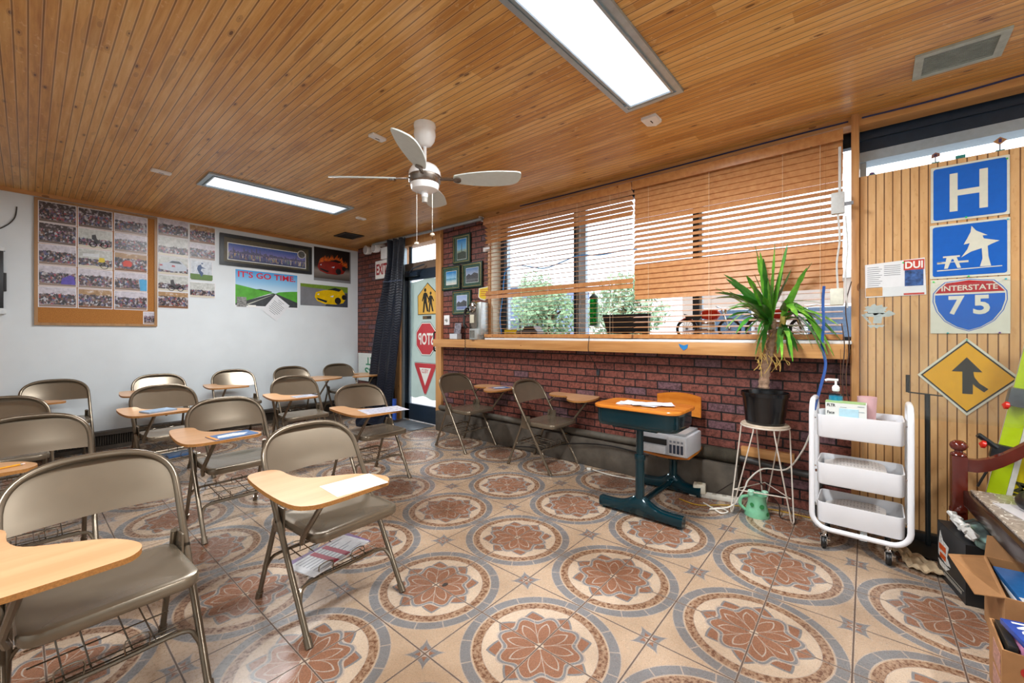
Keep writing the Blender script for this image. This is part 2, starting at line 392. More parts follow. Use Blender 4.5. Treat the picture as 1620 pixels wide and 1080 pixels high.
# storefront frames and glazing of the big window
m = MB(); X0, X1 = XW+.12, XW+.18
for a, b in ((3.41, 3.50), (2.395, 2.44), (1.165, 1.215)): m.box(X0, X1, a, b, WZ0, WZ1)
m.box(X0, X1, WY0, WY1, WZ0, WZ0+.03); m.box(X0, X1, WY0, WY1, 2.60, WZ1)
w1 = struct('window_1', m, DARKBLUE)
m = MB()
for a, b in ((3.385, 3.41), (2.30, 2.36), (2.37, 2.39), (1.14, 1.16)): m.box(X0+.01, X1-.005, a, b, WZ0+.03, 2.6)
m.build('window_frame', ALU, w1)
MB().box(X0+.03, X0+.036, WY0, WY1, WZ0, WZ1).build('pane', GLASS, w1)
m = MB(); m.box(XW+.05, XW+.18, YF, .12, 2.52, CEIL); m.box(XW+.03, XW+.18, YF, .12, 2.60, 2.63); w2 = struct('window_2', m, DARKBLUE)
m = MB(); m.box(XW+.04, XW+.19, YF, .12, 2.455, 2.52); m.box(XW+.06, XW+.17, .05, .084, 2.3, 2.46); m.build('window_frame', ALU, w2)
MB().box(XW+.12, XW+.126, YF, .12, 2.30, 2.50).build('pane', GLASS, w2)
# glazed entrance door, transom over it
d1 = struct('door_1', MB().box(XW+.03, XW+.075, 5.27, 5.39, 0.01, 2.14, .003).box(XW+.03, XW+.075, 4.565, 4.615, 0.01, 2.14, .003).box(XW+.03, XW+.075, 4.565, 5.39, 1.985+.09, 2.22, .003).box(XW+.03, XW+.075, 4.565, 5.39, .01, .25, .003), DARKBLUE)
MB().box(XW+.05, XW+.056, 4.6, 5.3, .2, 2.1).build('pane', GLASS, d1)
MB().box(XW+.028, XW+.04, 5.235, 5.27, .25, 2.08).build('glazing_bead', ALU, d1)
m = MB(); m.tube(smooth_path([(XW+.035, 4.60, 1.30), (XW-.02, 4.61, 1.30), (XW-.03, 4.61, 1.25), (XW-.03, 4.61, 1.10), (XW-.02, 4.61, 1.05), (XW+.035, 4.60, 1.05)], 5), .011); m.build('handle', BLACK, d1)
m = MB(); m.box(XW-.03, XW+.03, 5.0, 5.30, 2.12, 2.18, .006); m.tube([(XW-.01, 5.22, 2.17), (XW-.10, 5.0, 2.215), (XW-.01, 4.85, 2.27)], .009); m.build('door_closer', DARKBLUE, d1)
w3 = struct('window_3', MB().box(XW+.04, XW+.10, 4.56, 5.42, 2.22, 2.33), M('#7d6a5c', .5, .1))
MB().box(XW+.06, XW+.064, 4.56, 5.42, 2.33, 2.60).build('pane', GLASS, w3)
MB().box(XW+.05, XW+.07, 5.24, 5.30, 2.33, 2.58).build('window_frame', STEELB, w3)
# door threshold mat strip
tag(MB().box(3.30, 3.69, 4.62, 5.36, 0, .008, .003).build('door_mat', M('#6d7378', .35, .1, .3, 12)), 'flat grey mat on the floor inside the glazed door', 'mat')

# ------------------------------------------------------------------ ceiling lamps, vents, sensors, fan
def troffer(x0, x1, y0, y1, label, rot=0):
    cx, cy = (x0+x1)/2, (y0+y1)/2; a, b = (x1-x0)/2, (y1-y0)/2
    t = thing('ceiling_light', label, 'ceiling light', (cx, cy, CEIL), rot, 'recessed ceiling lights')
    def ring(m, a, b, wd, z0, z1):
        m.box(-a, a, -b, -b+wd, z0, z1); m.box(-a, a, b-wd, b, z0, z1); m.box(-a, -a+wd, -b+wd, b-wd, z0, z1); m.box(a-wd, a, -b+wd, b-wd, z0, z1)
    m = MB(); ring(m, a, b, .03, -.018, -.001); ring(m, a-.03, b-.03, .014, -.011, -.001); ring(m, a-.044, b-.044, .012, -.022, -.001); m.build('frame', ALU, t)
    MB().box(-a+.056, a-.056, -b+.056, b-.056, -.012, -.002).build('diffuser', DIFF, t)
    for sx in (-1, 1):
        c = MB().box(sx*(a-.08)-.012, sx*(a-.08)+.012, b-.05, b-.028, -.027, -.014).build('latch', ALU, t)
    ld = bpy.data.lights.new('troffer_light', 'AREA'); ld.shape = 'RECTANGLE'; ld.size = 2*a-.16; ld.size_y = 2*b-.16; ld.energy = LAMP_W; ld.color = (.95, .98, 1)
    lo = bpy.data.objects.new('lamp_light', ld); C.objects.link(lo); lo.parent = t; lo.location = (0, 0, -.03)
    return t
DIFF = emit_mat('lit_diffuser', '#f2f7ff', 1.1)
troffer(1.16, 2.545, .86, 1.225, 'long lit ceiling light with silver frame, in front of the fan')
troffer(1.06, 2.44, 4.50, 4.93, 'long lit ceiling light nearer the white wall, behind the fan')
troffer(1.16, 2.545, -2.3, -1.93, 'added long ceiling light behind the viewer, unseen, filling the room')  # added out of view as fill, evens the light in the room
troffer(-1.3, 0.08, .86, 1.225, 'added long ceiling light left of the viewer, unseen, for fill')  # second added fill lamp, out of view on the left
def vent(x0, x1, y0, y1, label, mt, slats):
    t = thing('ceiling_vent', label, 'vent', ((x0+x1)/2, (y0+y1)/2, CEIL)); a, b = (x1-x0)/2, (y1-y0)/2
    m = MB(); wd = .035; m.box(-a, a, -b, -b+wd, -.012, 0); m.box(-a, a, b-wd, b, -.012, 0); m.box(-a, -a+wd, -b+wd, b-wd, -.012, 0); m.box(a-wd, a, -b+wd, b-wd, -.012, 0); m.build('frame', mt, t)
    MB().box(-a+wd, a-wd, -b+wd, b-wd, -.0025, -.001).build('backing', BLACKM, t)
    m = MB(); nn = slats
    for i in range(nn):
        x = -a+wd+(i+.5)*(2*a-2*wd)/nn; m.box(x-.0022, x+.0022, -b+wd, b-wd, -.007, -.004)
    m.build('louvre', mt, t)
vent(3.03, 3.30, -.49, -.155, 'grey louvred metal vent in the ceiling above the blue signs', M('#b4beb6', .45, .2, .2, 20), 14)
vent(2.95, 3.25, 5.70, 6.04, 'small dark vent in the ceiling near the far corner', M('#3a3734', .5, .3, .2), 10)
def sensor(x, y, rz, label, l=.12, wd=.06):
    t = thing('ceiling_sensor', label, 'sensor', (x, y, CEIL), rz); MB().box(-l/2, l/2, -wd/2, wd/2, -.022, 0, .007).build('cover', WHITEP, t)
    MB().box(-.018, .018, -.003, .003, -.0235, -.021).build('slot', BLACK, t)
sensor(1.678, 2.761, .1, 'small white ceiling box beside the fan'); sensor(.776, 4.801, .1, 'white ceiling box nearest the left ceiling light', .14)
sensor(2.719, 4.851, .1, 'small white ceiling box towards the far corner'); 
t = thing('ceiling_sensor', 'white shield-shaped ceiling box beside the big ceiling light', 'sensor', (2.757, 1.143, CEIL), 0)
MB().slab([(-.06, -.05), (.045, -.05), (.075, 0), (.045, .05), (-.06, .05)], -.02, 0).build('cover', WHITEP, t); MB().box(-.018, .018, -.003, .003, -.0225, -.019).build('slot', BLACK, t)

t = thing('ceiling_fan', 'white four-blade ceiling fan with steel band and two pull chains', 'ceiling fan', (1.80, 2.36, CEIL))
FW = M('#f5f6f6', .2, var=.02); NICK = M('#8f857c', .25, .9, .1); BL = M('#d3dcd8', .35, var=.05)
MB().lathe([(.001, 0), (.074, 0), (.076, -.02), (.072, -.035), (.07, -.04), (.074, -.055), (.075, -.08), (.066, -.115), (.045, -.145), (.02, -.155)][::-1], n=32).build('canopy', FW, t)
MB().lathe([(.012, -.30), (.012, -.15)], n=14).build('downrod', FW, t)
MB().lathe([(.02, -.27), (.05, -.275), (.085, -.295), (.105, -.325), (.11, -.355), (.11, -.36)][::-1], n=36).build('motor_housing', FW, t)
MB().lathe([(.108, -.36), (.112, -.365), (.108, -.405), (.098, -.415)][::-1], n=36).build('steel_band', NICK, t)
MB().lathe([(.098, -.412), (.098, -.43), (.09, -.455), (.06, -.468), (.022, -.47), (.022, -.505), (.001, -.505)][::-1], n=36).build('switch_housing', FW, t)
MB().lathe([(.018, -.54), (.02, -.50)], n=14).build('light_cap', M('#b9b7b0', .4), t)
for k in range(4):
    az = math.radians(-46+90*k)
    le = [(.20, .03), (.26, .05), (.36, .063), (.48, .064), (.58, .050), (.635, .026)]; te = [(.655, -.005), (.665, -.045), (.655, -.085), (.60, -.092), (.50, -.092), (.40, -.082), (.30, -.064), (.23, -.045), (.20, -.03)]
    X = Matrix.Translation((0, 0, -.375)) @ Matrix.Rotation(az, 4, 'Z') @ Matrix.Rotation(math.radians(-18), 4, 'X')
    MB().slab([(p.x, p.y) for p in smooth_path([(q, wd, 0) for q, wd in le+te], 3, True)][::-1], -.004, .004).xf(X).build('blade', BL, t)
    MB().box(.09, .21, -.012, .012, -.008, .004, .003).lathe([(.001, -.012), (.026, -.01), (.026, .0), (.001, .0)], (.225, 0, -.004), 16).xf(X).build('blade_arm', NICK, t)
for dx, dy, L in ((-.045, .03, .35), (.05, -.02, .28)):
    MB().tube([(dx, dy, -.45), (dx, dy, -.46-L)], .0011, 5).build('pull_chain', M('#d8d4c8', .3, .5), t)
    MB().lathe([(.001, -.02), (.016, -.012), (.014, 0), (.003, .006)], (dx, dy, -.47-L), 12).build('chain_knob', M('#efe6cf', .4), t)

# ------------------------------------------------------------------ folding chairs with tablet arms
TAN = M('#756959', .22, .55, .06, 12); TAN2 = M('#7d7160', .25, .5, .05, 12); TABW = wood('tablet_laminate', '#c4956a', '#dcae82', 0, .3, .5, False)
TABE = M('#a87238', .5, var=.3, scale=200); WIRE = M('#8d8578', .2, .9, .1)
def make_chair(left=False):
    t = thing('folding_chair', 'x', 'chair')
    yl = lambda z: -.25+.611*z                     # the front leg leans back as it rises
    for s in (-1, 1):
        l = MB().tube([(s*.235, yl(.012), .012), (s*.235, yl(.45), .45)], .0125, 10).build('leg', TAN, t)
        MB().tube([(s*.235, yl(0)-.001, 0), (s*.235, yl(.035), .035)], .0165, 10).build('foot_cap', TAN, l)
    for s in (-1, 1):
        l = MB().tube([(s*.208, .07, .50), (s*.210, .10, .42), (s*.215, .268, .012)], .0115, 10).build('leg', TAN, t)
        MB().tube([(s*.215, .273, 0), (s*.2145, .258, .035)], .0155, 10).build('foot_cap', TAN, l)
    hw = .235; zs = .655; hh = .155
    def arch(a, k=1.0, off=0):                     # superelliptic top
        x = abs(math.cos(a))**.72*(hw*k)*(1 if math.cos(a) >= 0 else -1); z = zs+abs(math.sin(a))**.8*(hh*k if k == 1 else hh-(hw-hw*k)); return Vector((x, yl(z)+off, z))
    path = [Vector((hw, yl(.44), .44)), Vector((hw, yl(.55), .55))]+[arch(PI*i/28) for i in range(29)]+[Vector((-hw, yl(.55), .55)), Vector((-hw, yl(.44), .44))]
    MB().tube(path, .0125, 10).build('back_frame', TAN, t)
    zb = .612
    def bp(u, v):
        x = (u*2-1); z = zb+v*(zs+hh-.012-zb); zz = max(0, (z-zs)/(hh-.006)); hwz = (hw-.010)*((max(0, 1-min(1, zz)**2.5))**.42 if zz > 0 else 1)
        X = x*hwz; cv = .038*(1-(X/.23)**2)*(1-.25*zz); return Vector((X, yl(z)-.002+cv, z))
    MB().grid(bp, 24, 12, (0, .004, 0)).build('backrest', TAN2, t)
    m = MB(); loops = []
    def rr(k, z, off): return [(a, b-.075, z) for a, b in rrect(.425-2*off, .375-2*off, max(.012, .055-off), 5)]
    for off, z in ((.004, .408), (0, .414), (0, .436), (.004, .4435), (.014, .4465), (.035, .445), (.07, .441), (.13, .438)): loops.append(rr(0, z, off))
    n = len(loops[0]); vs = sum(loops, []); fs = [(i*n+k, i*n+(k+1) % n, (i+1)*n+(k+1) % n, (i+1)*n+k) for i in range(len(loops)-1) for k in range(n)]; fs.append(tuple((len(loops)-1)*n+k for k in range(n)))
    fs.append(tuple(range(n-1, -1, -1)))
    m.add(vs, fs, True); m.build('seat', TAN2, t)
    for s in (-1, 1):
        MB().box(s*.2185-.004, s*.2185+.004, .0, .10, .378, .50, .002).build('hinge_bracket', TAN, t)
    MB().lathe([(.001, -.004), (.012, -.004), (.012, .004), (.001, .004)], (0, -.19, .40), 10, 'y').build('hook', TAN, t)
    def bar(y, x, z0, z1): return smooth_path([(-x, y(z0), z0), (-x+.012, y(z1-.03), z1-.03), (-x+.05, y(z1), z1), (0, y(z1), z1), (x-.05, y(z1), z1), (x-.012, y(z1-.03), z1-.03), (x, y(z0), z0)], 4)
    MB().tube(bar(yl, .233, .12, .195), .0085, 8).build('crossbar', TAN, t)
    yr = lambda z: .268-.40*z
    MB().tube(bar(yr, .214, .15, .225), .008, 8).build('crossbar', TAN, t)
    m = MB(); y0, y1, zr = yl(.2)-.005, yr(.225)+.005, .206
    for x in (-.11, -.05, .05, .11): m.tube([(x, y0, zr), (x, y1, zr+.02)], .0027, 5)
    for y in (y0+.03, (y0+y1)/2, y1-.04): m.tube([(-.18, y, zr+.005), (.18, y, zr+.005)], .0027, 5)
    for x in (-.10, .06):
        for y in (y0-.004, y1-.02): m.tube(smooth_path([(x-.03, y, zr), (x-.03, y, zr+.045), (x+.03, y, zr+.045), (x+.03, y, zr)], 3), .0027, 5)
    m.tube([(-.22, y0+.01, zr-.03), (-.17, y0+.01, zr), (.17, y0+.01, zr), (.22, y0+.01, zr-.03)], .003, 5)
    m.build('book_rack', WIRE, t)
    if not left: ol = [(-.325, .085), (-.255, .085), (-.222, .04), (-.222, -.07), (-.195, -.155), (-.12, -.215), (-.04, -.275), (.005, -.345), (.02, -.41), (-.005, -.462), (-.06, -.475), (-.27, -.475), (-.345, -.45), (-.378, -.38), (-.378, -.2), (-.355, .02)]
    else: ol = [(.33, .11), (.40, .06), (.46, -.04), (.525, -.18), (.53, -.26), (.46, -.36), (.34, -.43), (.18, -.465), (.04, -.455), (-.03, -.40), (-.03, -.33), (.03, -.25), (.12, -.20), (.175, -.14), (.15, -.05), (.175, .05), (.25, .10)]
    op = [(p.x, p.y) for p in smooth_path([(a, b, 0) for a, b in ol], 3, True)]
    if left: pass
    op = op if sum(op[i][0]*op[(i+1) % len(op)][1]-op[(i+1) % len(op)][0]*op[i][1] for i in range(len(op))) > 0 else op[::-1]
    m = MB().slab(op, .648, .664); m.mi = [1]*len(m.f); m.mi[1] = 0
    tb = m.build('tablet_arm', [TABW, TABE], t)
    s = 1 if left else -1
    m = MB()
    xo = s*.235
    if left: m.tube([(xo, -.20, .43), (.30, -.34, .645)], .0115, 8)
    else: m.tube([(-.225, -.17, .40), (-.235, -.20, .44), (-.20, -.34, .645)], .0115, 8)
    m.build('tablet_support', TAN, t)
    MB().box(min(xo, s*.30), max(xo, s*.30), .0, .06, .638, .648).tube([(s*.235, .10, .58), (s*.262, .03, .642)], .009, 8).build('tablet_bracket', TAN, t)
    return t
RI = make_chair(False); LE = make_chair(True); used = set()
GC = 'tan folding chairs with tablet arms'
CH_POS = []
def chair(x, y, deg, label, left=False):
    p = LE if left else RI
    CH_POS.append((x, y, deg))
    if left in used: return copy_tree(p, (x, y, 0), math.radians(deg), label, GC)
    used.add(left); p.location = (x, y, 0); p.rotation_euler = (0, 0, math.radians(deg)); p['label'] = label; p['group'] = GC; return p
chair(.177, 2.03, 3, 'tan folding chair nearest the camera at lower left, with an empty tablet arm')
chair(.968, 2.01, 4, 'tan folding chair with a white sheet on its tablet and newspapers under the seat')
chair(.01, 3.405, 0, 'tan folding chair cut by the left frame edge with a yellow pencil on its tablet')
chair(.936, 3.34, 1, 'tan folding chair with a blue booklet on its wide tablet, behind the white-sheet chair')
chair(1.988, 3.378, 0, 'tan folding chair with a printed map sheet, in front of the dark curtain')
chair(-.12, 4.62, 3, 'tan folding chair at the left frame edge, only its rounded backrest showing')
chair(.824, 4.674, 6, 'tan folding chair with a thin pale blue booklet on its tablet, in the third row')
chair(1.905, 4.636, -3, 'tan folding chair with a small booklet and blue books on the rack below')
chair(.189, 6.05, 3, 'tan folding chair against the white wall, below the cork board at the left')
chair(.986, 6.025, 0, 'tan folding chair half hidden behind the pale blue booklet chair')
chair(1.733, 6.09, -2, 'tan folding chair against the white wall, below the green road poster')
chair(2.448, 6.09, -2, 'tan left-hand folding chair at the white wall behind the blue books chair', True)
chair(3.144, 6.10, -2, 'tan left-hand folding chair in the far corner beside the green lettered sign', True)
chair(3.288, 3.548, 0, 'tan left-hand folding chair beside the glass door with a blue booklet on its tablet', True)
chair(3.32, 2.47, 1, 'tan left-hand folding chair with a bare tablet, next to the teal school desk', True)
def lay_on(ci, lx, ly, z): 
    x, y, d = CH_POS[ci]; a = math.radians(d); return (x+lx*math.cos(a)-ly*math.sin(a), y+lx*math.sin(a)+ly*math.cos(a), z), a
def sheet(name, ci, lx, ly, w, h, rot, z, col, label, cat, th=.0015, art=None, group=None):
    loc, a = lay_on(ci, lx, ly, z); t = thing(name, label, cat, loc, a+math.radians(rot), group)
    MB().box(-w/2, w/2, -h/2, h/2, 0, th).build('cover' if th > .002 else 'page', col, t)
    if art: art(t, w, h, th)
    return t
BLUEP = M('#3f6ea6', .4, var=.3, scale=60); PBLUE = M('#9db8d4', .4, var=.15, scale=50); TXT = M('#6f7478', .7)
def art_lines(t, w, h, z, n=7, mt=None):
    m = MB()
    for i in range(n):
        y = h*.38-i*h*.76/(n-1 or 1); m.box(-w*.4, w*(.4-.12*((i*7) % 3)), y-.0022, y+.0022, z, z+.0003)
    m.build('print', mt or TXT, t)
def art_booklet(t, w, h, z):
    m = MB().slab([(-w*.38, -h*.2), (w*.2, -h*.3), (w*.38, 0), (w*.1, h*.28), (-w*.3, h*.2)], z, z+.0004); m.build('print', M('#d9e0e8', .5, var=.35, scale=70), t)
    MB().box(-w/2, -w/2+.02, -h/2, h/2, z, z+.0005).build('edge_band', M('#d8912f', .5), t)
sheet('paper_sheet', 1, -.12, -.39, .215, .16, -6, .6642, PAPER, 'blank white sheet of paper on the tablet of the front chair', 'paper', .0008, lambda t, w, h, z: art_lines(t, w, h, z, 2, M('#d9dce4', .6)))
sheet('booklet', 3, -.13, -.385, .23, .15, 6, .6642, BLUEP, 'blue booklet on the tablet of the second-row chair', 'booklet', .004, art_booklet)
sheet('booklet', 6, -.18, -.34, .19, .14, 12, .6642, PBLUE, 'thin pale blue booklet on a third-row tablet', 'booklet', .012, lambda t, w, h, z: art_lines(t, w, h, z, 4))
sheet('map_sheet', 4, -.10, -.36, .34, .24, -10, .6642, M('#cfcfd8', .5, var=.35, scale=35), 'printed map sheet spread on the tablet before the dark curtain', 'paper', .001, lambda t, w, h, z: art_lines(t, w, h, z, 9, M('#7f86a8', .6)))
sheet('booklet', 7, -.10, -.37, .2, .14, 4, .6642, M('#b9bccb', .5, var=.3, scale=60), 'small grey booklet on the tablet below the green road poster', 'booklet', .004, art_lines)
sheet('booklet', 13, .24, -.30, .22, .15, -20, .6642, BLUEP, 'blue booklet on the tablet beside the glass door', 'booklet', .004, art_booklet)
for k, (lx, ly, r, col, lab) in enumerate(((.0, .0, 8, '#8a6fa0', 'purple covered magazine on the rack under the front chair'), (-.02, -.03, 14, '#e4e6ea', 'white newspaper on the rack under the front chair, topmost'))):
    tt = sheet('magazine' if k == 0 else 'newspaper', 1, lx, ly, .34, .17, r, .215+k*.006, M(col, .5, var=.12, scale=50), lab, 'magazine', .005, lambda t, w, h, z: art_lines(t, w, h, z, 7, M('#8b8f9c', .6, var=.4, scale=90)))
    if k == 1:
        MB().box(.02, .05, -.08, .08, .0052, .0056).box(-.05, -.02, -.08, .08, .0052, .0056).build('red_bars', M('#b0344c', .5), tt)
sheet('textbook', 7, .0, -.02, .24, .17, 3, .215, BLUEP, 'blue book on the rack under the chair below the road poster', 'book', .014)
sheet('textbook', 6, .05, -.02, .20, .17, 3, .215, BLUEP, 'blue book on the rack under the third-row chair', 'book', .014)
loc, a = lay_on(2, -.10, -.40, .6685); t = thing('pencil', 'yellow pencil on the tablet at the left frame edge', 'pencil', loc, a+.35)
MB().tube([(-.09, 0, 0), (.07, 0, 0)], .004, 6).build('shaft', M('#e2a125', .4), t); MB().tube([(.07, 0, 0), (.078, 0, 0)], .0042, 8).build('ferrule', CHROME, t); MB().tube([(.078, 0, 0), (.086, 0, 0)], .004, 8).build('eraser', M('#e8c9b8', .6), t)

# ------------------------------------------------------------------ wooden blinds
def blind(y0, y1, ztop, zbot, rows, label, cords):
    t = thing('wooden_blind', label, 'blind', (3.60, (y0+y1)/2, zbot), RW); L = (y1-y0)/2; H = ztop-zbot
    MB().box(-L, L, -.045, -.033, H-.075, H, .002).build('valance', RAILW, t)
    MB().box(-L+.005, L-.005, -.03, .03, H-.04, H-.002).build('head_rail', RAILW, t)
    MB().box(-L+.004, L-.004, -.03, .03, .0, .038, .003).build('bottom_rail', RAILW, t)
    zs = H-.085; n = len(rows); st = (zs-.055)/(n-1)
    for i, (ang, jit) in enumerate(rows):
        z = zs-i*st; a = math.radians(ang); m = MB(); hw = .0252; th = .0014
        dy, dz = math.cos(a)*hw, math.sin(a)*hw; ny, nz = -math.sin(a)*th, math.cos(a)*th
        x0, x1 = -L+random.uniform(0, .006), L-random.uniform(0, .006); sg = jit
        ring = [(-dy-ny, -dz-nz), (dy-ny, dz-nz), (dy+ny, dz+nz), (-dy+ny, -dz+nz)]
        vs = [(x0, p, z+q+sg) for p, q in ring]+[(x1, p, z+q-sg) for p, q in ring]
        m.add(vs, [(0, 1, 2, 3), (7, 6, 5, 4)]+[(k, k+4, (k+1) % 4+4, (k+1) % 4) for k in range(4)]); m.build('slat', BLIND, t)
    for c in cords:
        MB().tube([(c, -.029, .02), (c, -.029, H-.05)], .0011, 4).tube([(c, .029, .02), (c, .029, H-.05)], .0011, 4).build('ladder_cord', M('#ead9bd', .6), t)
    for c in (L-.12,):
        MB().tube([(c, -.05, H-.05), (c+.005, -.055, .25)], .0012, 5).tube([(c+.03, -.05, H-.05), (c+.02, -.055, .22)], .0012, 5).build('pull_cord', M('#b57a44', .6), t)
    return t
# tilt: negative = front edge up / closed face to the room at 70+
r1 = [(-28, .0)]*4+[(62, 0)]+[(4, 0)]*12+[(60, 0), (66, 0)]+[(3, 0)]*9
r2 = [(74, 0)]*6+[(68, 0)]+[(42, 0)]*8+[(72, 0)]*7+[(12, 0)]*7
blind(1.665, 3.54, 2.65, 1.240, r1, 'left wooden slat blind, mostly open, beside the green framed pictures', (-.72, -.36, 0, .36, .72))
blind(.165, 1.655, 2.65, 1.240, r2, 'right wooden slat blind with bands of closed slats, behind the potted plant', (-.6, -.1, .4, .62))

# ------------------------------------------------------------------ curtain on its rod
t = thing('curtain_rod', 'grey tubular rod under the ceiling over the door', 'rod', (3.53, 4.75, 2.665))
MB().tube([(0, -1.22, -.02), (0, 1.18, .01)], .021, 12).build('tube', M('#8d9194', .4, .4, .08), t)
MB().box(0, .17, -1.18, -1.16, -.03, .02).box(0, .17, 1.10, 1.12, -.02, .03).build('bracket', WHITEP, t)
rows = [(2.66, 5.06, 5.46, 3.50, .035), (2.50, 5.10, 5.44, 3.50, .04), (2.3, 5.14, 5.44, 3.50, .045), (2.0, 5.12, 5.56, 3.49, .04), (1.5, 5.12, 5.74, 3.47, .03), (.9, 5.19, 5.86, 3.45, .025), (.3, 5.25, 5.92, 3.43, .03), (.03, 5.25, 5.94, 3.42, .045)]
def cur(u, v):
    q = v*(len(rows)-1); i = min(int(q), len(rows)-2); f = q-i; A, B = rows[i], rows[i+1]; z, a, b, x, am = [A[k]*(1-f)+B[k]*f for k in range(5)]
    return Vector((x+am*math.sin(u*19+.7*math.sin(v*4))*(1-.4*math.sin(u*5)), a+(b-a)*u, z))
n = NT('quilted_navy'); o = n.coord(); X, Y, Z = n.sep(o)
zz = (Z*26+((Y*14).op('FRACT')-.5).abs()*1.1).op('FRACT'); st = (zz-.5).abs().lt(.09)
NAVY = n.fin(n.mix(st*Z.lt(1.86)*.35, '#0c111d', '#2a3348'), .5, 0, (zz-.5).abs(), .5, .01, .35)
cu = thing('curtain', 'dark navy quilted curtain pulled aside in front of the brick beside the door', 'curtain', (0, 0, 0))
MB().grid(cur, 70, 60, (.012, 0, 0)).build('quilted_cloth', NAVY, cu)
MB().tube([cur(i/30, .405)+Vector((-.012, 0, 0)) for i in range(31)], .004, 5).build('seam', M('#5b6780', .6), cu)
MB().grid(lambda u, v: Vector((3.42+.14*v*math.sin(u*PI)*0+.02*math.sin(u*9)-v*.42*(.6+.4*math.sin(u*3)), 5.35+u*.62-.25*v, .05+.035*math.sin(u*14+v*4)*(1-.3*v)+.05*math.sin(v*3.1)))*1, 30, 12, (0, 0, -.03)).build('floor_hem', NAVY, cu)
MB().grid(lambda u, v: Vector((3.43+.02*math.sin(u*9), 5.18+u*.08, .05+v*.30)), 6, 6, (.01, 0, 0)).build('blue_tie', M('#1f4fae', .6, var=.3, scale=40), cu)

# ------------------------------------------------------------------ things on the brick around the door
t = thing('exit_sign', 'white exit sign with red letters, half hidden by the curtain', 'exit sign', (XW, 5.83, 2.16), RW)
MB().box(-.24, .14, -.05, 0, -.005, .28, .006).build('housing', WHITEP, t); MB().box(-.225, .125, -.054, -.05, .012, .262).build('face', M('#f1eee8', .4, var=.03), t)
MB().text('EXIT', .30, .17, -.05, -.056, .14, bold=.03, depth=0).build('letters', M('#a3262a', .45, var=.15), t)
t = thing('emergency_light', 'white emergency light box with two round lamp heads above the exit sign', 'emergency light', (XW, 5.86, 2.43), RW)
MB().box(-.02, .16, -.07, 0, .02, .20, .008).build('battery_box', WHITEP, t)
for x in (-.30, -.06):
    h = MB().lathe([(.03, .05), (.055, .04), (.068, 0), (.07, -.05), (.064, -.055)], (x, -.12, .19), 22, 'y', 1, 1).build('lamp_head', WHITEP, t)
    MB().lathe([(.001, 0), (.062, -.004)], (x, -.172, .19), 22, 'y').build('lens', M('#c9ccd0', .15, .3, .1), h)
MB().tube([(-.30, -.09, .2), (-.06, -.09, .21), (.05, -.05, .16)], .008, 6).build('arm', WHITEP, t)
t = thing('wall_sign', 'white board with upside-down green lettering behind the corner chair', 'sign', (XW-.02, 6.30, .50), RW)
MB().box(-.34, .38, -.008, 0, 0, .46).build('board', M('#dfe5e0', .5, var=.06), t)
m = MB(); m.text('ART', .42, .13, .12, -.0095, .33, flip=True, mirror=True); m.text('ASS', .45, .13, .10, -.0095, .16, flip=True, mirror=True); m.build('letters', M('#2c8a5e', .5, var=.2), t)

SKY_P, SEA_P, CITY_P = '#4aa0d8', '#6f8fb0', '#8894a8'
def framed(cy, z0, w, h, iw, ih, label, top, low, art):
    t = thing('framed_picture', label, 'framed picture', (XW-.001, cy, z0), RW, 'green framed pictures on the brick')
    m = MB(); fr = .022
    m.box(-w/2, w/2, -.022, 0, 0, fr); m.box(-w/2, w/2, -.022, 0, h-fr, h); m.box(-w/2, -w/2+fr, -.022, 0, fr, h-fr); m.box(w/2-fr, w/2, -.022, 0, fr, h-fr); m.build('frame', M('#1f3a30', .3, .1, .15), t)
    m = MB(); a, b = w/2-fr, h/2-fr
    for q in (0,): m.box(-a, a, -.0235, -.02, fr-.003, fr+.003); m.box(-a, a, -.0235, -.02, h-fr-.003, h-fr+.003); m.box(-a-.003, -a+.003, -.0235, -.02, fr, h-fr); m.box(a-.003, a+.003, -.0235, -.02, fr, h-fr)
    m.build('gilt_line', M('#b8a86a', .3, .6), t)
    MB().box(-w/2+fr, w/2-fr, -.012, -.004, fr, h-fr).build('mat_board', M('#2f5547', .7, var=.08), t)
    c = h/2; MB().box(-iw/2-.006, iw/2+.006, -.013, -.0115, c-ih/2-.006, c+ih/2+.006).build('white_border', M('#dfe6e6', .6), t)
    n = NT('print'); g = n.coord('Generated'); x, y, z = n.sep(g); f = n.noise(n.mapping(g, (9, 1, 9)), 1, 4)
    cc = n.ramp(z+f*.25-.12, [(.0, low[0]), (.25, low[1]), (.42, low[2]), (.5, top[1]), (.95, top[0])]); pm = n.fin(cc, .25)
    pr = MB().box(-iw/2, iw/2, -.0145, -.013, c-ih/2, c+ih/2).build('print', pm, t)
    if art: art(t, iw, ih, c)
    MB().box(-w/2+fr, w/2-fr, -.018, -.0175, fr, h-fr).build('glazing', GLASS, t)
    return t
def tower(t, iw, ih, c):
    MB().prism([(-.006, c-.04), (.006, c-.04), (.004, c+.05), (0, c+.09), (-.004, c+.05)], -.0155, -.0146).prism([(-iw/2, c-ih/2), (iw/2, c-ih/2), (iw/2, c-.05), (.03, c-.03), (-iw/2, c-.05)], -.0152, -.0146).build('skyline', M('#33483f', .4, var=.4, scale=80), t)
def hills(t, iw, ih, c):
    MB().prism([(-iw/2, c-.05), (iw/2, c-.05), (iw/2, c+.01), (.04, c+.03), (-.02, c), (-.06, c+.02), (-iw/2, c-.01)], -.0152, -.0146).build('houses', M('#4a4f55', .4, var=.8, scale=70), t)
framed(4.06, 2.195, .335, .37, .17, .26, 'green framed picture of a tower under blue sky, topmost of the four', ('#2f8fd6', '#7fc4ea'), ('#3a4a3a', '#66785c', '#9fb6a6'), tower)
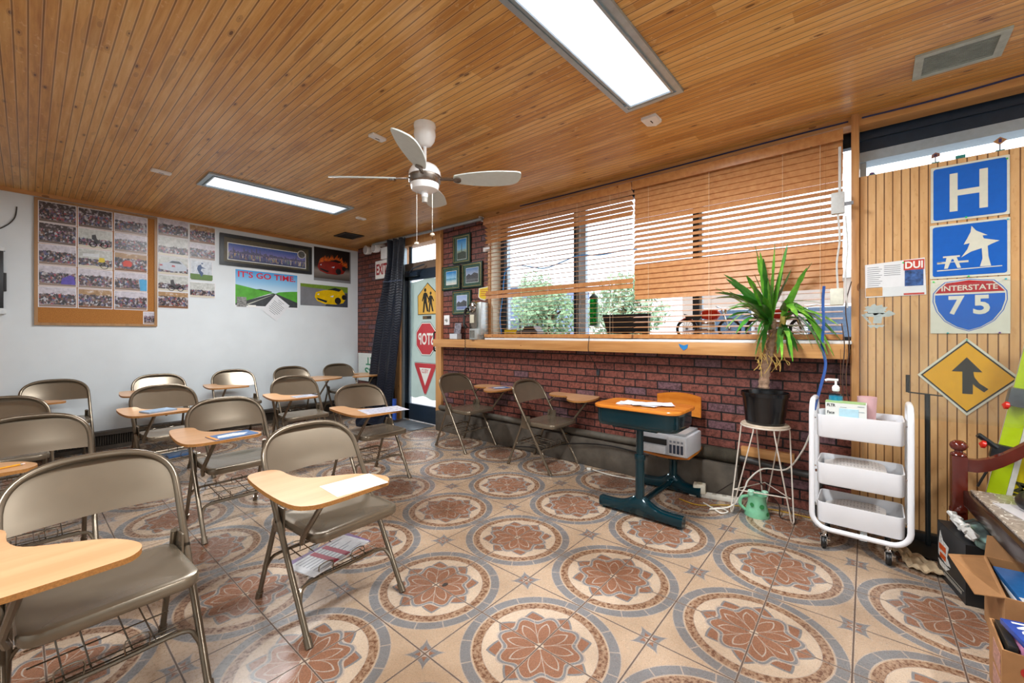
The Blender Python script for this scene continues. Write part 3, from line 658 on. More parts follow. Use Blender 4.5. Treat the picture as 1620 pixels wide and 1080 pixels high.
framed(4.265, 1.865, .36, .315, .20, .17, 'green framed picture of a pale beach under blue sky, left of the four', ('#2a86cc', '#9ed0ea'), ('#e6e0d0', '#bcd8dc', '#3f8fb4'), None)
framed(3.866, 1.866, .37, .32, .22, .18, 'green framed picture of a town under grey-blue sky, right of the four', ('#6b8fc0', '#b6c4d8'), ('#5b5e60', '#7b8084', '#9aa4b0'), hills)
framed(4.06, 1.532, .355, .31, .19, .18, 'green framed picture of lilac water and statues, lowest of the four', ('#9fb2dc', '#b9c6e2'), ('#7686b0', '#8e9cc8', '#b59aa0'), hills)
t = thing('thermostat_plate', 'small white wall plate with a dial beside the door post', 'wall plate', (XW, 4.36, 1.40), RW)
MB().box(-.055, .055, -.014, 0, 0, .13, .004).build('plate', WHITEP, t); MB().lathe([(.001, -.028), (.022, -.026), (.024, -.014)], (0, 0, .065), 18, 'y').build('dial', M('#c9c9c4', .4), t); MB().box(-.02, .02, -.03, -.026, .06, .066).build('pointer', BLACK, t)
t = thing('brochure_holder', 'clear brochure holder with a picture leaflet on the ledge', 'brochure holder', (3.62, 4.09, 1.2125), RW)
MB().box(-.075, .075, -.05, .03, 0, .004).box(-.075, .075, -.05, -.046, 0, .07).box(-.075, -.072, -.05, .02, 0, .07).box(.072, .075, -.05, .02, 0, .07).build('holder', M('#c7ccd2', .15, var=.05), t)
mm = MB().box(-.062, .062, -.002, .0, .004, .21); mm.xf(Matrix.Rotation(math.radians(-10), 4, 'X')); mm.build('leaflet', M('#8d8a94', .35, var=.75, scale=40), t)
t = thing('warning_sticker', 'yellow tag with red print hanging above the payphone', 'tag', (XW-.006, 3.66, 1.71), RW)
mm = MB().prism([(-.10, .03), (-.06, .0), (.02, -.02), (.09, .03), (.10, .155), (-.09, .14)], -.003, 0); mm.build('white_edge', M('#ecebdc', .5), t)
MB().prism([(-.085, .035), (-.055, .012), (.018, -.006), (.078, .036), (.088, .143), (-.077, .13)], -.004, -.003).build('yellow_face', M('#f2d21c', .45, var=.05), t)
m = MB()
for i in range(4): m.box(-.06, .06-.02*(i % 2), -.0046, -.004, .04+i*.024, .047+i*.024)
m.build('print', M('#c0392b', .5), t)
MB().box(-.05, .05, -.03, 0, 0, .05, .004).build('light_switch_box', WHITEP, None); o = bpy.data.objects['light_switch_box']; o.name = 'sensor_box'; o.location = (XW, 3.605, 2.29); o.rotation_euler = (0, 0, RW); tag(o, 'tiny white box on the brick at the left edge of the blind', 'sensor')

# ------------------------------------------------------------------ payphone
t = thing('payphone', 'old chrome payphone standing on the ledge end beside the blind', 'payphone', (3.60, 3.70, 1.2125), RW)
CH2 = M('#9a9890', .2, .9, .12, 25); GR = M('#c9d0d0', .3, .6, .12, 20)
m = MB().box(-.03, .10, -.09, .07, .0, .13, .006).build('coin_vault', GR, t)
MB().box(-.02, .06, -.093, -.09, .02, .11).build('vault_door', CH2, t)
MB().prism([(-.04, .12), (.06, .12), (.075, .16), (.075, .42), (.04, .46), (-.02, .46), (-.05, .40), (-.05, .2)], -.07, .06).build('body', CH2, t)
MB().box(.05, .13, -.05, .08, .05, .45, .012).build('side_case', GR, t)
MB().box(-.035, .035, -.078, -.07, .20, .30, .003).build('instruction_card', M('#d9d3bd', .4), t)
MB().lathe([(.001, -.10), (.03, -.10), (.055, -.09), (.06, -.075), (.06, -.07)], (.0, 0, .38), 24, 'y').build('rotary_dial', CHROME, t)
m = MB()
for k in range(9): a = math.radians(30+k*32); m.lathe([(.001, -.0), (.007, -.0)], (.0+.04*math.cos(a), -.1, .38+.04*math.sin(a)), 8, 'y')
m.build('finger_holes', BLACK, t)
MB().tube(smooth_path([(-.07, -.10, .14), (-.10, -.11, .19), (-.105, -.10, .27), (-.09, -.10, .34), (-.055, -.1, .37)], 5), [.022]*5+[.016]*11+[.022]*5, 12).build('handset', BLACK, t)
MB().tube([(-.075, -.07, .30), (-.075, -.12, .30)], .008, 8).build('cradle', CHROME, t)
m = MB(); pts = []
for i in range(260):
    q = i/260; pts.append((-.06+.007*math.cos(i*1.1), -.13+.007*math.sin(i*1.1), .14-q*1.15))
m.tube(pts, .0035, 5); m.build('coiled_cord', BLACK, t)

# ------------------------------------------------------------------ window sill clutter
def toy_suv(loc, rz):
    t = thing('toy_car', 'small grey model pickup car on the window sill', 'toy car', loc, rz); g = M('#6f6a66', .3, .3, .1)
    MB().prism([(-.14, .03), (.14, .03), (.15, .06), (.14, .085), (.05, .09), (.03, .13), (-.10, .135), (-.13, .09), (-.15, .08), (-.15, .05)], -.06, .06, False).build('body', g, t)
    MB().prism([(.035, .093), (.02, .125), (-.095, .128), (-.115, .093)], -.061, .061).build('windows', BLACK, t)
    for x in (-.09, .09):
        for y in (-.058, .058): MB().lathe([(.001, -.012), (.032, -.012), (.034, 0), (.032, .012), (.001, .012)], (x, y, .034), 16, 'y').build('wheel', BLACK, t)
    MB().tube([(.02, .03, .13), (-.06, .03, .25)], .0015, 5).build('aerial', BLACK, t)
toy_suv((3.68, 2.93, 1.2325), PI/2)
MB().box(-.16, .16, -.05, .05, 0, .006, .002); t = thing('yellow_card', 'yellow printed card behind the toy car on the sill', 'card', (3.78, 3.30, 1.2325), RW); MB().box(-.10, .10, 0, .003, 0, .10).build('card', M('#f0cf22', .5), t); MB().text('!', .02, .06, 0, -.001, .05).build('print', BLACK, t) if False else MB().box(-.07, .07, -.0008, 0, .03, .038).box(-.07, .05, -.0008, 0, .055, .063).build('print', BLACK, t)
t = thing('desktop_monitor', 'black screen seen from behind on the sill between the two blinds', 'monitor', (3.72, 1.80, 1.2325), RW)
MB().prism([(-.19, .05), (.19, .05), (.245, .235), (-.245, .235)], .0, .03).build('screen_back', BLACK, t); MB().box(-.12, .12, -.03, .06, 0, .012, .004).box(-.03, .03, .0, .03, .01, .07).build('stand', BLACK, t)
MB().box(.19, .25, -.06, -.02, .0, .17, .006).build('black_box', BLACKM, t)
t = thing('green_feeder', 'green glass cylinder with a dark cap hanging in front of the window mullion', 'bird feeder', (3.86, 2.22, 1.38), 0)
MB().lathe([(.035, 0), (.042, .005), (.042, .26), (.035, .265)], n=18).build('tube', glass_mat('green_glass', '#2f9a5a', 1.0), t); MB().lathe([(.02, .265), (.045, .265), (.045, .285), (.01, .32)], n=18).lathe([(.02, -.02), (.05, -.015), (.046, .0)], n=18).build('cap', M('#24402f', .4), t)
MB().tube([(0, 0, .3), (0, 0, 1.2)], .0015, 5).build('hanger', BLACK, t)
def moto(loc, rz, label, s=1.0):
    t = thing('model_motorcycle', label, 'model motorcycle', loc, rz); rd = M('#c22f1a', .2, .2, .05)
    for x in (-.14, .14):
        w = MB().tube([(x*s+.066*s*math.cos(a*PI/14), 0, .078*s+.066*s*math.sin(a*PI/14)) for a in range(28)], .012, 8, True).build('wheel', BLACK, t)
        m = MB()
        for k in range(8): a = k*PI/8; m.tube([(x*s-.055*s*math.cos(a), 0, .078*s-.055*s*math.sin(a)), (x*s+.055*s*math.cos(a), 0, .078*s+.055*s*math.sin(a))], .0015, 4)
        m.build('spokes', CHROME, w)
    MB().tube([(.14*s, .02, .078*s), (.09*s, .02, .22*s)], .006, 6).tube([(.14*s, -.02, .078*s), (.09*s, -.02, .22*s)], .006, 6).tube([(.06*s, -.07, .235*s), (.09*s, -.02, .225*s), (.09*s, .02, .225*s), (.06*s, .07, .235*s)], .004, 6).build('fork', CHROME, t)
    MB().lathe([(.001, -.07*s), (.03*s, -.055*s), (.042*s, 0), (.036*s, .045*s), (.001, .07*s)], (.02*s, 0, .18*s), 16, 'x').build('fuel_tank', rd, t)
    MB().box(-.04*s, .05*s, -.025, .025, .06*s, .13*s, .01).tube([(.0, -.03, .07*s), (-.16*s, -.035, .06*s)], .008, 8).build('engine', CHROME, t)
    MB().prism([(-.14*s, .15*s), (-.05*s, .15*s), (-.03*s, .175*s), (-.10*s, .17*s), (-.16*s, .19*s)], -.025, .025).build('saddle', BLACK, t)
    MB().prism([(-.21*s, .13*s), (-.14*s, .165*s), (-.07*s, .13*s), (-.14*s, .155*s)], -.018, .018).build('rear_fender', rd, t)
    MB().lathe([(.001, 0), (.016*s, .004), (.02*s, .02)], (.105*s, 0, .20*s), 12, 'x').build('headlamp', CHROME, t)
moto((3.71, 1.06, 1.2325), -PI/2+.2, 'red model motorcycle on the sill left of the plant', 1.15); moto((3.72, .56, 1.2325), -PI/2-.2, 'red model motorcycle on the sill behind the plant leaves', 1.1)
# cables and cords at the window
def cord(name, pts, r, col, label, cat='cable', n=5, rough=.5):
    return tag(MB().tube(smooth_path(pts, n), r, 6).build(name, M(col, rough), None), label, cat)
cord('blue_cable', [Vector((3.76, 3.42, 1.238))]+[atX(u, v, 3.72) for u, v in ((791, 505), (795, 470), (800, 428), (820, 420), (840, 422), (862, 424), (890, 414), (915, 404), (950, 403), (985, 396), (1008, 394))], .006, '#2f96ea', 'bright blue cable strung across the left window behind the blind')
cord('wall_cable', [(3.596, y, z) for y, z in ((3.0, 2.705), (2.2, 2.70), (1.4, 2.698), (.6, 2.702), (.14, 2.70))], .006, '#2b3560', 'dark blue cable along the ceiling edge above the blinds')
cord('wall_cable', [(3.592, y, z) for y, z in ((.07, 2.70), (-.3, 2.695), (-.8, 2.71), (-1.6, 2.70))], .006, '#2b3560', 'dark blue cable along the ceiling edge above the blue signs')
cord('thin_cord', [(3.515, 2.07, 1.26), (3.513, 2.075, 1.1), (3.68, 2.07, .9), (3.685, 2.08, .6), (3.68, 2.02, .27)], .003, '#16161a', 'thin black cord hanging from the ledge down the brick')
t = thing('inline_switch', 'small dark switch on the cord below the ledge', 'switch', (3.684, 2.07, .87)); MB().box(-.012, .012, -.015, .015, 0, .06, .005).build('body', M('#33373c', .3), t)
cord('blue_lanyard', [(3.49, .262, 1.60), (3.49, .268, 1.5), (3.46, .262, 1.35), (3.46, .27, 1.2), (3.44, .25, 1.08), (3.40, .27, .95), (3.36, .29, .85), (3.33, .30, .79)], .009, '#1b4f9c', 'twisted blue tube hanging from the blind into the trolley', 'tube')
t = thing('white_adapter', 'white plug adapters and flex hanging at the right edge of the blind', 'adapter', (3.50, .20, 1.45))
MB().box(-.02, .02, -.04, .03, .02, .13, .006).build('lower_plug', M('#dcdccb', .4), t); MB().box(-.02, .02, -.045, .025, .62, .76, .005).build('junction_box', M('#c6c8c6', .4), t)
m = MB(); m.tube(smooth_path([(0, -.01, .13), (0, -.005, .3), (0, -.02, .45), (0, -.01, .62)], 5), .006).tube([(0, -.02, .76), (0, -.02, 1.06)], .008).tube(smooth_path([(0, -.05, .6), (.01, -.06, .4), (-.01, -.05, .2), (.0, -.06, .0)], 5), .004); m.build('flex', M('#d0d0cc', .4), t)
MB().box(-.012, .012, -.09, -.045, .67, .69).build('bracket', M('#8c9096', .3, .5), t)
m = MB()
for p in ([(3.50, .12, 1.62), (3.5, .15, 1.45), (3.5, .13, 1.2), (3.49, .15, 1.0), (3.5, .13, .82)], [(3.49, .17, 1.35), (3.49, .155, 1.2), (3.48, .165, 1.0), (3.5, .16, .85)]): m.tube(smooth_path(p, 5), .0035, 6)
tag(m.build('hanging_cords', M('#4a352a', .6)), 'dark thin cords hanging beside the window post', 'cord')
for k, (y, z) in enumerate(((.175, .80), (.145, .80), (.125, .80))):
    t = thing('cord_tassel', ('left', 'middle', 'right')[k]+' of the small turned wooden tassels hanging behind the trolley', 'tassel', (3.49, y, z), 0, 'wooden cord tassels'); MB().lathe([(.004, .04), (.008, .035), (.011, .01), (.010, 0), (.004, -.006)][::-1], n=12).build('tassel', M('#b5702c', .3), t); MB().tube([(0, 0, .04), (0, 0, .38)], .0012, 4).build('string', M('#8a5a34', .6), t)
tag(MB().prism([(-.03, .01), (.0, -.02), (.03, .0), (.035, .03), (.0, .02), (-.04, .035)], -.006, 0).build('blue_tape', M('#1f7fc4', .5)), 'scrap of blue tape stuck on the ledge beam', 'tape'); o = bpy.data.objects['blue_tape']; o.location = (3.52, 1.19, 1.165); o.rotation_euler = (0, 0, RW)

# ------------------------------------------------------------------ door film and the signs on it
DX = XW+.048
FILM = translucent_mat('frosted_film', '#d2ddd8', .6)
def sgn(name, label, pts_m, loc, rz=RW):
    t = thing(name, label, 'sign', loc, rz)
    for nm, pts, d, mt in pts_m:
        if callable(pts): m = pts(d)
        else: m = MB().prism(pts, -d-.0012, -d)
        m.build(nm, mt, t)
    return t
m = MB().grid(lambda u, v: Vector((DX, 4.62+u*.62, .36+v*1.70+(-.02*math.sin(u*9)*(1-v)+.015*math.sin(u*5)*v))), 20, 4, (-.001, 0, 0)); tag(m.build('window_film', FILM), 'pale green translucent sheet covering the door glass', 'sheet')
YEL = M('#e3b355', .5, var=.1, scale=10); SRED = M('#c4434a', .5, var=.08); SBLK = M('#2c2b26', .5, var=.1); SWHT = M('#eef0ea', .5, var=.03); CRM = M('#dcdccb', .35, var=.05)
def sc(pts, k, c=(0, 0)): return [((a-c[0])*k+c[0], (b-c[1])*k+c[1]) for a, b in pts]
pent = [(-.23, 0), (.23, 0), (.235, .28), (0, .46), (-.235, .28)]
def man(cx, s, skirt=False):
    p = [(cx+dx*s, .035+dz*s) for dx, dz in ((-.05, 0), (-.02, 0), (.0, .13), (.04, .01), (.075, .01), (.035, .15), (.035, .22), (.07, .17), (.085, .18), (.04, .26), (.0, .275), (-.035, .26), (-.07, .16), (-.05, .15), (-.03, .2), (-.035, .14))]
    return p
def people(d):
    m = MB()
    for cx, s in ((-.055, 1.05), (.07, .88)):
        m.prism(man(cx, s), -d-.001, -d); m.prism([(cx+.002+.024*s*math.cos(k*PI/6), .035+.305*s+.026*s*math.sin(k*PI/6)) for k in range(12)], -d-.001, -d)
    return m
sgn('crossing_sign', 'yellow five-sided sign with two walking figures on the door', [('backing', pent, .001, SBLK), ('face', sc(pent, .95, (0, .2)), .0022, YEL), ('figures', people, .0035, SBLK)], (DX-.001, 4.845, 1.555))
MB(); t = thing('door_sticker', 'small dark and tan sticker between the crossing sign and the stop sign', 'sticker', (DX-.002, 4.86, 1.49), RW); MB().box(-.10, .10, -.001, 0, 0, .05).build('label', M('#6e5a40', .5, var=.3, scale=60), t); MB().box(-.0, .09, -.0018, -.001, .008, .042).build('dark_half', SBLK, t)
octo = [(.235*math.cos(PI/8+k*PI/4)/math.cos(PI/8)*1.0, .235*math.sin(PI/8+k*PI/4)/math.cos(PI/8)) for k in range(8)]
sgn('stop_sign', 'red octagonal stop sign showing its letters mirrored on the door', [('outline', sc(octo, 1.03), .001, SBLK), ('border', octo, .0022, SWHT), ('face', sc(octo, .94), .0035, SRED), ('letters', lambda d: MB().text('STOP', .36, .17, 0, -d-.0005, 0, mirror=True, bold=.025), .005, SWHT)], (DX-.001, 4.88, 1.208))
tri = [(-.24, .20), (.24, .20), (.245, .17), (.02, -.235), (-.02, -.235), (-.245, .17)]
sgn('yield_sign', 'red and white triangular yield sign with mirrored letters low on the door', [('outline', sc(tri, 1.05), .001, SBLK), ('border', sc(tri, 1.02), .0018, SWHT), ('face', tri, .003, SRED), ('centre', [(-.135, .135), (.135, .135), (0, -.12)], .0045, SWHT), ('letters', lambda d: MB().text('YIELD', .16, .055, 0, -d-.0005, .09, mirror=True, bold=.005), .006, SRED)], (DX-.001, 4.90, .655))

# ------------------------------------------------------------------ signs on the panelling
PX = 3.617; BLU = M('#0b62c4', .32, var=.05); IRED = M('#b3242c', .35, var=.05)
def rot(pts, deg, c=(0, 0)):
    a = math.radians(deg); return [(c[0]+(x-c[0])*math.cos(a)-(z-c[1])*math.sin(a), c[1]+(x-c[0])*math.sin(a)+(z-c[1])*math.cos(a)) for x, z in pts]
w_, h_ = .315, .335
sgn('hospital_sign', 'blue square sign with a big white letter H, topmost on the panelling', [('board', rrect(w_, h_, .004, 2), .001, CRM), ('blue_field', rrect(w_-.022, h_-.024, .012), .0024, BLU),
    ('letter', [(-.078, -.113), (-.045, -.113), (-.045, -.022), (.042, -.022), (.042, -.113), (.075, -.113), (.075, .113), (.042, .113), (.042, .012), (-.045, .012), (-.045, .113), (-.078, .113)], .004, CRM)], (PX, -.411, 2.122))
tree = [(.045, -.105), (.055, -.06), (.052, .0), (.01, -.015), (-.03, -.045), (-.005, .0), (.005, .035), (-.02, .03), (-.005, .065), (.008, .10), (.012, .135), (.03, .105), (.075, .072), (.055, .073), (.06, .055), (.12, .035), (.09, .02), (.075, .01), (.078, -.05), (.088, -.105)]
tab = [(-.10, -.105), (-.085, -.105), (-.068, -.05), (-.062, -.05), (-.045, -.105), (-.03, -.105), (-.048, -.04), (-.035, -.04), (-.035, -.03), (-.105, -.03), (-.105, -.04), (-.09, -.04)]
sgn('picnic_area_sign', 'blue square sign with a white tree and picnic table, below the H sign', [('board', rrect(w_+.006, .325, .004, 2), .001, CRM), ('blue_field', rrect(w_-.018, .30, .012), .0024, BLU), ('tree', tree, .004, CRM), ('picnic_table', tab, .004, CRM), ('table_seats', lambda d: MB().box(-.13, -.09, -d-.001, -d, -.075, -.063).box(-.045, -.0, -d-.001, -d, -.075, -.063).box(-.13, -.0, -d-.001, -d, -.069, -.065), .004, CRM), ('ground_line', [(-.13, -.118), (.13, -.112), (.13, -.107), (-.13, -.112)], .004, CRM)], (PX, -.410, 1.776))
sh = [(-.098, .145), (-.05, .15), (0, .158), (.05, .15), (.10, .145), (.13, .11), (.148, .08), (.15, .03), (.135, -.03), (.10, -.09), (.05, -.13), (0, -.15), (-.05, -.13), (-.10, -.09), (-.135, -.03), (-.15, .03), (-.148, .08), (-.13, .11)]
top = [(x, z) for x, z in sc(sh, .93) if z > .072]; top = [(-.139, .079)]+[(x*.93, z*.95) for x, z in ((-.13, .11), (-.098, .145), (-.05, .15), (0, .158), (.05, .15), (.10, .145), (.13, .11))]+[(.139, .079)]
low = [(-.14, .068), (.14, .068)]+[(x*.93, z*.95) for x, z in ((.15, .03), (.135, -.03), (.10, -.09), (.05, -.13), (0, -.15), (-.05, -.13), (-.10, -.09), (-.135, -.03), (-.15, .03))]
sgn('interstate_sign', 'red and blue shield sign reading INTERSTATE 75 on a cream square', [('board', rrect(w_+.004, .325, .003, 2), .001, CRM), ('blue_outline', sc(sh, 1.0), .0022, BLU), ('white_border', sc(sh, .975), .0032, CRM), ('red_band', top[::-1], .0045, IRED), ('blue_field', low[::-1], .0045, BLU),
    ('road_name', lambda d: MB().text('INTERSTATE', .225, .032, 0, -d-.0005, .107, bold=.02), .006, CRM), ('number_seven', lambda d: MB().text('7', .066, .112, -.05, -d-.0005, .005, bold=.03), .006, CRM), ('number_five', lambda d: MB().text('5', .066, .112, .05, -d-.0005, .005, bold=.03), .006, CRM)], (PX, -.411, 1.445))
dia = [(0, -.228), (.209, 0), (0, .228), (-.209, 0)]
arr = [(-.018, -.10), (-.018, .03), (-.062, .03), (.0, .115), (.062, .03), (.026, .03), (.03, -.0), (.05, -.035), (.085, -.065), (.068, -.085), (.035, -.055), (.024, -.04), (.024, -.10)]
sgn('merge_sign', 'yellow diamond sign with a black merging arrow on the panelling', [('board', dia, .001, CRM), ('black_border', sc(dia, .93), .0022, SBLK), ('yellow_field', sc(dia, .88), .0034, M('#e3a80c', .35, var=.06)), ('arrow', arr, .005, SBLK)], (PX, -.403, 1.028))
t = thing('leaflet', 'unfolded DUI leaflet with text columns pinned to the panelling', 'leaflet', (PX, -.087, 1.63), RW)
MB().prism(rot([(-.142, -.11), (.145, -.11), (.142, .118), (-.14, .105)], 1), -.002, 0).build('sheet', M('#e6e8ea', .5, var=.03), t)
MB().box(-.138, -.055, -.003, -.002, -.105, -.05).build('orange_panel', M('#d49a52', .5, var=.2), t)
m = MB()
for i in range(11): m.box(-.13, -.065+.008*((i*5) % 3-1), -.0028, -.002, .08-i*.013, .083-i*.013)
for i in range(6): m.box(-.048, .03, -.0028, -.002, .085-i*.012, .088-i*.012)
m.build('text_lines', TXT, t)
MB().box(.045, .138, -.003, -.002, .05, .112).box(.045, .138, -.003, -.002, -.105, -.094).build('red_cover', M('#c8402f', .45), t)
MB().box(.05, .134, -.0038, -.002, -.05, .05).build('cover_photo', M('#3c5f9a', .35, var=.75, scale=35), t)
MB().text('DUI', .08, .045, .0915, -.0036, .081, bold=.03).build('title', SWHT, t)
m = MB()
for k, (y, z, c) in enumerate(((-.557, 2.266, '#2fb05a'), (-.40, 1.965, '#2fd06a'), (-.56, 1.925, '#5fc8e0'), (-.41, 1.618, '#2fd06a'), (-.265, 1.595, '#4fe060'), (-.553, 1.59, '#2fb0c0'), (-.325, 1.285, '#2fb0b0'), (-.53, 1.287, '#6a2f90'), (-.403, 1.245, '#2fb0a0'), (-.13, 1.728, '#2fd06a'))):
    t = thing('push_pin', ('green pin at the top right of the H sign', 'green pin at the foot of the H sign', 'pale blue pin at the top right of the picnic sign', 'green pin at the foot of the picnic sign', 'green pin at the top left of the shield sign', 'teal pin at the top right of the shield sign', 'teal pin at the lower left of the shield sign', 'purple pin at the lower right of the shield sign', 'teal pin at the top of the yellow diamond', 'green pin in the DUI leaflet')[k], 'push pin', (PX-.007, y, z), RW, 'coloured push pins'); MB().lathe([(.001, -.006), (.0045, -.005), (.005, 0), (.003, .006)], n=10, axis='y').build('head', M(c, .3), t)
def mini(y, kind, label):
    t = thing('miniature_sign', label, 'miniature sign', (3.637, y, 2.32), RW)
    MB().box(-.017, .017, -.012, .012, 0, .008).build('base', M('#2f7a7a', .5), t)
    if kind == 'd': MB().tube([(0, 0, .008), (0, 0, .045)], .0025, 6).build('pole', M('#4a3a4a', .5), t); MB().prism([(0, .04), (.027, .062), (0, .084), (-.027, .062)], -.004, .0).build('plate', M('#a87a4c', .5), t); MB().prism([(-.006, .052), (.006, .052), (.006, .074), (-.006, .074)], -.005, -.004).build('symbol', M('#3a2a5a', .5), t)
    elif kind == 'p': MB().tube([(0, 0, .008), (0, 0, .04)], .0025, 6).build('pole', M('#4a3a4a', .5), t); MB().prism([(-.019, .036), (.019, .042), (.019, .058), (.0, .068), (-.017, .056)], -.004, 0).build('plate', M('#8a5f52', .5), t); MB().box(-.006, .006, -.005, -.004, .044, .058).build('symbol', M('#3a2a4a', .5), t)
    elif kind == 'b': MB().box(-.02, .02, -.008, .008, .006, .022).build('block', M('#2f8c84', .5), t)
    else: MB().lathe([(.001, .022), (.012, .018), (.014, .004)], n=12).build('knob', M('#5a3a6a', .5), t)
mini(-.275, 'p', 'tiny brown five-sided road sign on the panelling edge'); mini(-.535, 'd', 'tiny diamond road sign on the panelling edge at the right'); mini(-.38, 'b', 'tiny teal block on the panelling edge'); mini(.02, 'k', 'tiny purple round thing on the panelling edge')
# clear screen with a frosted tree
t = thing('clear_screen', 'clear acrylic screen with a frosted tree shape, standing before the panelling', 'screen', (3.44, -.06, 0), RW)
MB().box(-.14, .85, 0, .004, .78, 1.565).build('acrylic_sheet', glass_mat('acrylic', (.97, .985, .98), 1.6), t)
FR = M('#a7b2ae', .5, var=.1)
cl = [(-.06+.052*math.cos(k*2*PI/26)*(1+.18*((k*7) % 3-1)), 1.43+.03*math.sin(k*2*PI/26)*(1+.22*((k*5) % 3-1))) for k in range(26)]
m = MB().prism(cl[::-1], -.002, 0)
m.prism([(-.11, 1.41), (-.02, 1.408), (.0, 1.425), (.02, 1.41), (.03, 1.40), (.0, 1.385), (-.03, 1.385), (-.035, 1.345), (-.075, 1.345), (-.07, 1.385), (-.12, 1.39)], -.002, 0)
m.prism([(-.10, 1.335), (-.02, 1.335), (-.03, 1.32), (-.045, 1.325), (-.055, 1.312), (-.07, 1.325), (-.085, 1.315)], -.002, 0)
for k in range(5): m.prism([(-.13+k*.008, 1.40-k*.012), (-.11+k*.006, 1.405-k*.012), (-.12+k*.01, 1.385-k*.012)], -.002, 0)
m.build('frosted_tree', FR, t)
MB().box(-.14, -.10, -.06, .10, 0, .012, .003).box(.6, .64, -.06, .10, 0, .012, .003).box(-.128, -.118, .004, .014, .01, .80).box(.61, .62, .004, .014, .01, .80).build('support', glass_mat('acrylic_leg', (.97, .99, .98), 1.2), t)

# ------------------------------------------------------------------ white wall: cork board, photographs, posters
def photo_mat(kind, seed):
    n = NT('photo_print'); g = n.coord('Generated'); x, y, z = n.sep(g); r = random.Random(seed)
    off = (r.random()*20, r.random()*20, r.random()*20)
    v = n.voro(n.mapping(g, (19, 1, 11), off), 1.0, 'Color'); f = n.noise(n.mapping(g, (8, 1, 6), off), 1, 5, .7)
    vx = n.sep(v)[0]; vy = n.sep(v)[1]
    skin = n.ramp(vx, [(.0, '#1d1c22'), (.34, '#3a3238'), (.46, '#8a6858'), (.56, '#b9bcc4'), (.72, '#5b3b34'), (.85, '#4d5f86'), (1.0, '#a33a36')])
    wall, crowd_top, floor_ = {'pale': ('#c9c4cf', .68, '#8a7466'), 'brown': ('#a98458', .72, '#7c4f2c'), 'dark': ('#8d8288', .72, '#6c5a50'), 'street': ('#c4c8c4', .5, '#c9c2b0'), 'sky': ('#c9d2dc', .0, '#56703c')}[kind]
    back = n.ramp(f, [(.3, tuple(c*.6 for c in lin(wall)[:3])), (.55, wall), (.8, '#e6e4e8')])
    c = n.mix((z+f*.35-.17).lt(crowd_top)*z.gt(.12), back, skin) if crowd_top else back
    c = n.mix((z+f*.2).lt(.22), c, floor_)
    if kind == 'dark': c = n.mix((z).gt(.72)*f.lt(.55), c, '#3c3030')
    return n.fin(c, .3)
def photo(k0, k1, z0, z1, kind, seed, label, off=.004, group='class photographs', rz=0, art=None):
    k, z = (k0+k1)/2, (z0+z1)/2; w, h = abs(k0-k1), abs(z1-z0)
    t = thing('photograph', label, 'photograph', bpos(k, z, off), BWR, group)
    MB().prism(rot(rrect(w, h, .001, 1), rz), -.0012, 0).build('white_border', M('#e3e1e4', .4, var=.03), t)
    MB().prism(rot(rrect(w-.014, h-.014, .001, 1), rz), -.0018, -.0012).build('print', photo_mat(kind, seed), t)
    if art: art(t, w, h)
    return t
t = thing('cork_board', 'large framed cork board covered with photographs on the white wall', 'cork board', bpos(3.176, 1.37), BWR)
W, H = .98, 1.31
n = NT('cork'); o = n.coord(); f = n.noise(o, 160, 3, .7); CORK = n.fin(n.ramp(f, [(.35, '#8a5420'), (.5, '#ab702f'), (.7, '#bd8340')]), .8, 0, f, .3, .003)
MB().box(-W/2+.01, W/2-.01, -.012, 0, .01, H-.01).build('cork_sheet', CORK, t)
fw = .026; m = MB(); m.box(-W/2, -W/2+fw, -.022, 0, 0, H).box(W/2-fw, W/2, -.022, 0, 0, H).box(-W/2+fw, W/2-fw, -.022, 0, 0, fw).box(-W/2+fw, W/2-fw, -.022, 0, H-fw, H); m.build('frame', wood('oak_frame', '#8f6a42', '#b08658', 2, .4, 1, False), t)
cols = [(3.64, 3.362), (3.355, 3.078), (3.068, 2.775)]; cn = ('left', 'middle', 'right'); rn = ('topmost', 'second row', 'middle row', 'fourth row', 'bottom row')
kinds = [['dark', 'dark', 'pale', 'pale', 'pale'], ['dark', 'street', 'street', 'pale', 'brown'], ['pale', 'pale', 'brown', 'pale', 'pale']]
def bike(t, w, h):
    m = MB()
    for x in (-.02, .07): m.tube([(x+.028*math.cos(a*PI/8), -.003, -.06+.028*math.sin(a*PI/8)) for a in range(16)], .004, 4, True)
    m.prism([(-.02, -.06), (.02, -.05), (.05, -.03), (.06, -.05), (.05, -.02), (.0, -.02)], -.003, -.002).prism([(-.03, .04), (.0, .05), (.01, .0), (.03, -.02), (.0, -.03), (-.03, 0)], -.003, -.002); m.build('rider_and_bike', M('#2e2c30', .4, var=.4, scale=60), t)
def yellow_cyc(t, w, h):
    MB().prism([(.03, .02), (.07, .02), (.075, -.02), (.06, -.03), (.02, -.03)], -.003, -.002).build('yellow_jacket', M('#d8c020', .4), t); MB().tube([(.07+.03*math.cos(a*PI/8), -.003, -.07+.03*math.sin(a*PI/8)) for a in range(16)], .003, 4, True).prism([(-.03, -.03), (.07, -.06), (.06, -.07), (-.02, -.05)], -.003, -.002).build('bicycle', M('#4a4a3c', .4), t); MB().prism([(-.10, .05), (.03, .06), (.03, .02), (-.10, .02)], -.003, -.002).build('white_van', M('#d4dade', .4), t)
def redshirt(t, w, h): MB().prism([(-.07, .0), (-.05, .02), (-.01, .02), (.01, -.02), (.0, -.05), (-.07, -.05)], -.003, -.002).build('red_shirt', M('#d2402c', .4), t)
def purple(t, w, h): MB().prism([(.06, .0), (.09, .02), (.12, .0), (.13, -.08), (.02, -.08), (.03, -.02)], -.003, -.002).build('purple_shirt', M('#5a4ab0', .4, var=.3), t)
